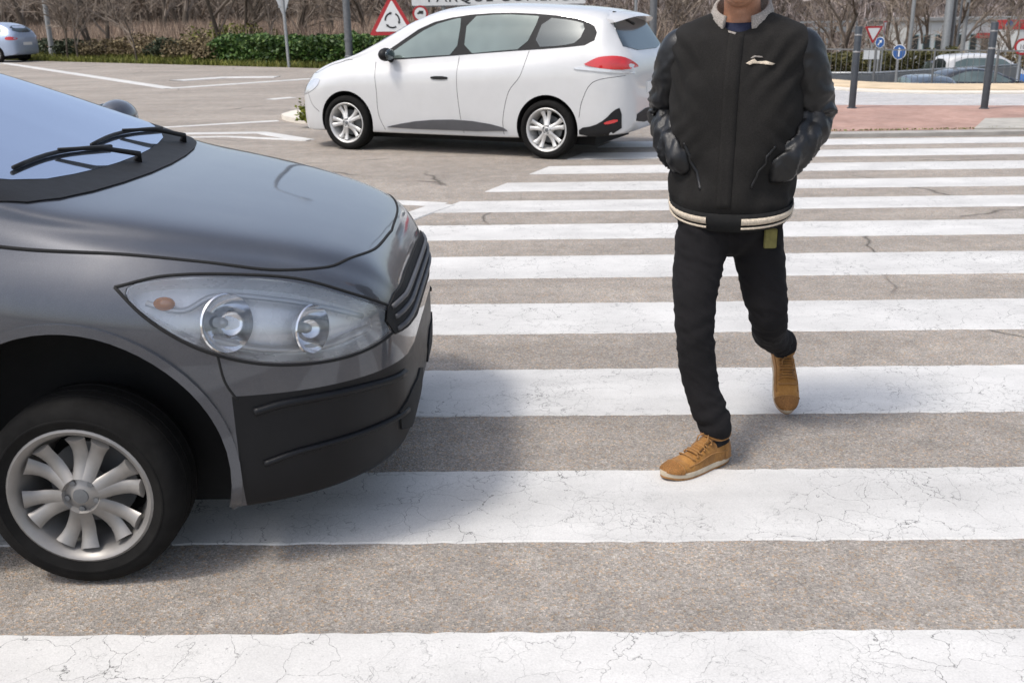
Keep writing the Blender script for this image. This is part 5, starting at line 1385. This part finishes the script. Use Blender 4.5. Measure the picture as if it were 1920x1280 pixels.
# --- jacket shell: rings (z, lateral shift, forward shift, half width, half depth)
RG = [(.788, .0, .015, .186, .130), (.80, .0, .015, .191, .137), (.822, .0, .015, .194, .142), (.845, .0, .015, .198, .147), (.87, .0, .017, .206, .156), (.92, .0, .02, .212, .162), (.98, .0, .018, .212, .160), (1.06, .0, .01, .210, .156), (1.15, .0, .003, .218, .153),
      (1.24, .0, -.002, .218, .148), (1.31, 0, -.008, .224, .136), (1.355, 0, -.012, .229, .122), (1.385, 0, -.014, .222, .110), (1.41, 0, -.014, .192, .098), (1.433, 0, -.012, .138, .089), (1.452, 0, -.010, .088, .084)]
zs_ = [r[0] for r in RG]; fl, ff, fa_, fb_ = [pchip(zs_, [r[i] for r in RG]) for i in (1, 2, 3, 4)]
def jk(z, th, grow=0.):
    a, b = fa_(z) + grow, fb_(z) + grow; c_, s_ = math.cos(th), math.sin(th)
    e_ = .86; l_ = a * math.copysign(abs(c_) ** e_, c_); f_ = b * math.copysign(abs(s_) ** e_, s_)
    dz = (.026 * (1 - max(-1, s_)) - .016 * max(0, s_) - .010 * c_ * (1 - abs(s_))) * max(0, (1.02 - z) / .22) - .055 * max(0, s_) ** 2 * max(0, (z - 1.36) / .09) ** 1.5     # hem dips and neck opens at the front
    return body_pt(fl(z) + l_, ff(z) + f_, z + dz)
NZ, NA = 96, 144
V = [jk(zs_[0] + (zs_[-1] - zs_[0]) * i / NZ, 2 * PI * j / NA) for i in range(NZ + 1) for j in range(NA)]
Fs = [(i * NA + j, i * NA + (j + 1) % NA, (i + 1) * NA + (j + 1) % NA, (i + 1) * NA + j) for i in range(NZ) for j in range(NA)]
jm = bpy.data.meshes.new('jacket'); jm.from_pydata([tuple(v) for v in V], [], Fs); jm.update()
def jacket_fold(co, nn):
    p = co - PC; l_, f_, z = p.dot(LAT), p.dot(FWD), co.z; th = math.atan2(f_, l_)
    m_ = sstep(.845, .90, z) * (1 - sstep(1.36, 1.42, z))
    d_ = .014 * noise.noise(Vector((l_ * 6, f_ * 6, z * 2.2))) * m_
    rd = 1 - 2 * abs(noise.noise(Vector((l_ * 6 + z * 3.5, f_ * 5, z * 3.0 - l_ * 4 + 5))))
    d_ += .010 * rd * m_
    for s_ in (-1, 1):
        aq = co - body_pt(s_ * .18, .10, 1.29); d_ += .0055 * math.sin((aq.dot(LAT) * s_ * 1.0 - aq.z * .75) * 95 + 2 * noise.noise(co * 9)) * math.exp(-(aq.length / .13) ** 2)
    d_ += .004 * math.sin(th * 13 + 2 * noise.noise(Vector((l_ * 5, f_ * 5, z * 4)))) * math.exp(-((z - .885) / .045) ** 2)      # gathers over the rib hem
    for s_, pz in ((-1, .985), (1, .975)):                                                                                # the hands pushing the pockets out
        q = body_pt(s_ * .128, .125, pz - .045); k = math.exp(-((co - q).length / .07) ** 2); d_ += .042 * k
        tq = body_pt(s_ * .19, .11, 1.03); dv = co - tq; d_ += .004 * math.sin((dv.z * .8 + dv.dot(LAT) * s_ * .7) * 120) * math.exp(-(dv.length / .10) ** 2)
    return d_
displace(jm, jacket_fold); jacket = from_mesh('jacket', jm, M['wool'], person)
bvj = BVHTree.FromPolygons([v.co.copy() for v in jm.vertices], [tuple(p.vertices) for p in jm.polygons])
# sleeves of leather
def sleeve(sh, el, wr, s_, nm):
    end = wr + (body_pt(s_ * .085, .03, .93) - wr).normalized() * .07
    P = [sh + (PC + UPV * sh.z - sh) * .22 + UPV * .028, sh, sh.lerp(el, .5) + LAT * s_ * .004, el - FWD * .012, el.lerp(wr, .5) - UPV * .004 + LAT * s_ * .012, wr, end]
    C = catmull(P, 14); rad = pchip([0, 1, 2, 3, 4, 5, 6], [.045, .061, .063, .059, .050, .041, .032]); n = 56
    mb = MB(); mb.path(C, [rad(i / 14) for i in range(len(C))], n)
    me = bpy.data.meshes.new(nm); me.from_pydata([tuple(v) for v in mb.V], [], mb.F); me.update()
    def fold(co, nn):
        b = min(range(len(C)), key=lambda i: (C[i] - co).length_squared); s = b / 14; q = C[b]; a_ = math.atan2((co - q).dot(FWD), (co - q).dot(LAT) + 1e-6)
        rd = 1 - 2 * abs(noise.noise(Vector((s * 2.1 + math.sin(a_ + .6) * .9 + 10 * s_, math.cos(a_) * 1.1, math.sin(a_) * 1.1))))
        rd2 = 1 - 2 * abs(noise.noise(Vector((s * 4.6 + math.sin(a_) * 1.3, math.cos(a_) * 1.6, 4 + math.sin(a_) * 1.6))))
        w = .35 + .65 * math.exp(-((s - 3.0) / 1.0) ** 2) + .5 * math.exp(-((s - 4.6) / .7) ** 2)
        w *= sstep(.5, 1.4, s)
        sp_ = math.exp(-((s - 3.1) / .9) ** 2); rd = max(rd, -.35)
        rd3 = 1 - 2 * abs(noise.noise(Vector((s * 7 + a_ * 1.2, math.cos(a_) * 2.2, 9 + math.sin(a_) * 2.2))))
        return .013 * rd * w + .008 * rd2 * w + .004 * rd3 * w + .006 * sp_ * math.sin(s * 11 + 2.2 * math.sin(a_ + .7))
    displace(me, fold); o = from_mesh(nm, me, M['leather'], jacket)
    cb = MB(); k = len(C); cb.path([C[i] for i in range(k - 8, k)], [rad(i / 14) + .003 + .0010 * (i % 2) for i in range(k - 8, k)], 30); cb.build('cuff', M['rib_black'], o, True)
sleeve(shR, elR, wrR, -1, 'sleeve'); sleeve(shL, elL, wrL, 1, 'sleeve')
# shoulder seam piping
# rib hem with cream stripes, broken at the front by the placket
def band(name, z0, z1, grow, t0, t1, m, parent, n=120):
    V = []; Fs = []
    for i in range(n + 1):
        th = t0 + (t1 - t0) * i / n; r_ = .0009 * math.sin(th * 150)
        V += [jk(z0, th, grow - .010), jk(z0, th, grow + r_), jk((z0 + z1) / 2, th, grow + .002 + r_), jk(z1, th, grow + r_), jk(z1, th, grow - .004)]
    for i in range(n):
        for j in range(4): Fs.append((i * 5 + j, (i + 1) * 5 + j, (i + 1) * 5 + j + 1, i * 5 + j + 1))
    return mobj(name, V, Fs, m, parent)
fr_ = R(90); gap = R(13)
hem = band('hem', .790, .846, .005, 0, 2 * PI, M['rib_black'], jacket, 200)
band('hem_stripe', .813, .833, .009, fr_ + gap, fr_ + 2 * PI - gap, M['rib_cream'], hem, 200)
band('hem_stripe', .799, .8055, .009, fr_ + gap, fr_ + 2 * PI - gap, M['rib_cream'], hem, 200)
# collar: a standing ribbed ring, open and spread at the front
def collar_ring(h0, h1, g0, g1, m, name, parent, t_open=R(28)):
    V = []; Fs = []; n = 90
    for i in range(n + 1):
        th = fr_ + t_open + (2 * PI - 2 * t_open) * i / n; s_, c_ = math.sin(th), math.cos(th)
        back = (1 - s_) / 2
        def pt(h, g):
            a, b = .080 + g, .078 + g
            return body_pt(a * c_, -.012 + b * s_, 1.400 + .058 * back ** .8 + h * (.62 + .55 * back) - .006 * abs(c_))
        rb = .0008 * math.sin(i * 2.6)
        V += [pt(h0, g0 + rb), pt((h0 + h1) * .5, (g0 + g1) / 2 + .007 + rb), pt(h1, g1 + .003 + rb), pt(h1 + .003, g1 - .003), pt(h1, g1 - .008), pt(h0, g0 - .010)]
    for i in range(n):
        for j in range(5): Fs.append((i * 6 + j, (i + 1) * 6 + j, (i + 1) * 6 + j + 1, i * 6 + j + 1))
    Fs += [tuple(range(6)), tuple(n * 6 + j for j in range(6))[::-1]]
    return mobj(name, V, Fs, m, parent)
col = collar_ring(-.004, .052, .018, .006, M['rib_grey'], 'collar', jacket)
# T-shirt at the throat
tb = MB(); V = []; Fs = []
for i in range(49):
    th = 2 * PI * i / 48; c_, s_ = math.cos(th), math.sin(th)
    for r_, z in ((.105, 1.36), (.088, 1.40), (.071, 1.426), (.066, 1.430), (.063, 1.424)): V.append(body_pt(r_ * c_, -.016 + r_ * s_ * 1.0, z - .012 * max(0, s_)))
for i in range(48):
    for j in range(4): Fs.append((i * 5 + j, (i + 1) * 5 + j, (i + 1) * 5 + j + 1, i * 5 + j + 1))
mobj('t_shirt', V, Fs, M['navy'], person)
# placket, snaps, chest badge and neck tag laid on the cloth
def lay(name, poly, m, parent, off, step=.008, z0=0.):
    B = []
    for i in range(len(poly)):
        a, b = Vector(poly[i]), Vector(poly[(i + 1) % len(poly)]); k = max(1, int((b - a).length / step)); B += [a.lerp(b, q / k) for q in range(k)]
    G = []; xs = [p.x for p in B]; ys = [p.y for p in B]
    x = min(xs)
    while x < max(xs):
        y = min(ys)
        while y < max(ys):
            p = Vector((x, y)); c = False
            for i in range(len(B)):
                a, b = B[i - 1], B[i]
                if (a.y > p.y) != (b.y > p.y) and p.x < (b.x - a.x) * (p.y - a.y) / (b.y - a.y) + a.x: c = not c
            if c and min((p - q).length for q in B) > step * .5: G.append(p)
            y += step
        x += step
    r = delaunay_2d_cdt(B + G, [(i, (i + 1) % len(B)) for i in range(len(B))], [], 1, 1e-7); V = []
    for p in r[0]:
        o = body_pt(p.x, .6, p.y); h = bvj.ray_cast(o, -FWD); nn = h[1] if h[1].dot(FWD) > 0 else -h[1]; V.append(h[0] + nn * off)
    Fs = []
    for f in r[2]:
        a, b, c = [V[i] for i in f[:3]]; Fs.append(tuple(f) if (b - a).cross(c - a).dot(FWD) > 0 else tuple(f)[::-1])
    cnt = {(f[i], f[(i + 1) % len(f)]) for f in Fs for i in range(len(f))}
    for (a, b) in list(cnt):
        if (b, a) not in cnt: k = len(V); V += [V[a] - FWD * (off + .002), V[b] - FWD * (off + .002)]; Fs.append((b, a, k, k + 1))
    return mobj(name, V, Fs, m, parent)
lay('placket', [(-.024, .852), (.022, .852), (.022, 1.385), (-.024, 1.385)], M['wool'], jacket, .0022, .014)
pk = []
for s_ in (1, -1): drape('pocket_welt', bvj, [body_pt(s_ * .115, .2, .925), body_pt(s_ * .15, .2, .98), body_pt(s_ * .178, .2, 1.045)], .007, M['leather'], jacket, .002, 8, .6)
bp = lambda px, py: (lambda v: (v.dot(LAT), v.z))(at(px, py, 3.16) - PC)
# badge: a low winged shape over a thin dark line
def badge_poly(pts): return [bp(x, y) for x, y in pts]
lay('chest_badge', badge_poly([(1395, 121), (1405, 115), (1412, 112), (1417, 117), (1436, 116), (1451, 120), (1446, 123), (1428, 122), (1410, 121), (1402, 124)][::-1]), M['rib_cream'], jacket, .003, .004)
lay('badge_line', badge_poly([(1404, 111), (1412, 106), (1426, 107), (1428, 110), (1413, 109), (1408, 112)][::-1]), M['rib_grey'], jacket, .003, .004)
lay('neck_tag', badge_poly([(1355, 60), (1372, 64), (1370, 68), (1356, 64)][::-1]), M['rib_grey'], jacket, .003, .004)
# key pouch hanging from the belt
kc = bvt.find_nearest(at(1476, 462, 3.16)); kp, kn_ = kc[0], kc[1]; kn_ = (Vector((kn_.x, kn_.y, 0)).normalized() * .4 + Vector((-.1, -1, 0))).normalized(); ku = UPV.cross(kn_).normalized()
e = empty('key_pouch', kp); 
def kbox(c, d): 
    m = MB(); m.box((0, 0, 0), d, rot=Matrix((ku, kn_, UPV)).transposed()); m.V = [v + Vector(c) for v in m.V]; return m
o = kbox(kn_ * .013 - UPV * .002, (.042, .012, .066)); po = o.build('pouch', M['olive'], e)
bmk = bmesh.new(); bmk.from_mesh(po.data); bmesh.ops.bevel(bmk, geom=bmk.edges[:], offset=.003, segments=2, affect='EDGES'); bmk.to_mesh(po.data); bmk.free()
kbox(kn_ * .010 + UPV * .045, (.030, .008, .022)).build('strap', M['dgalv'], e)
kbox(kn_ * .012 + ku * .03 + UPV * .012, (.014, .010, .07)).build('clip', M['rib_black'], e)
tag(e, 'small olive pouch with dark clip hanging at the hip of the walking person', 'key pouch')
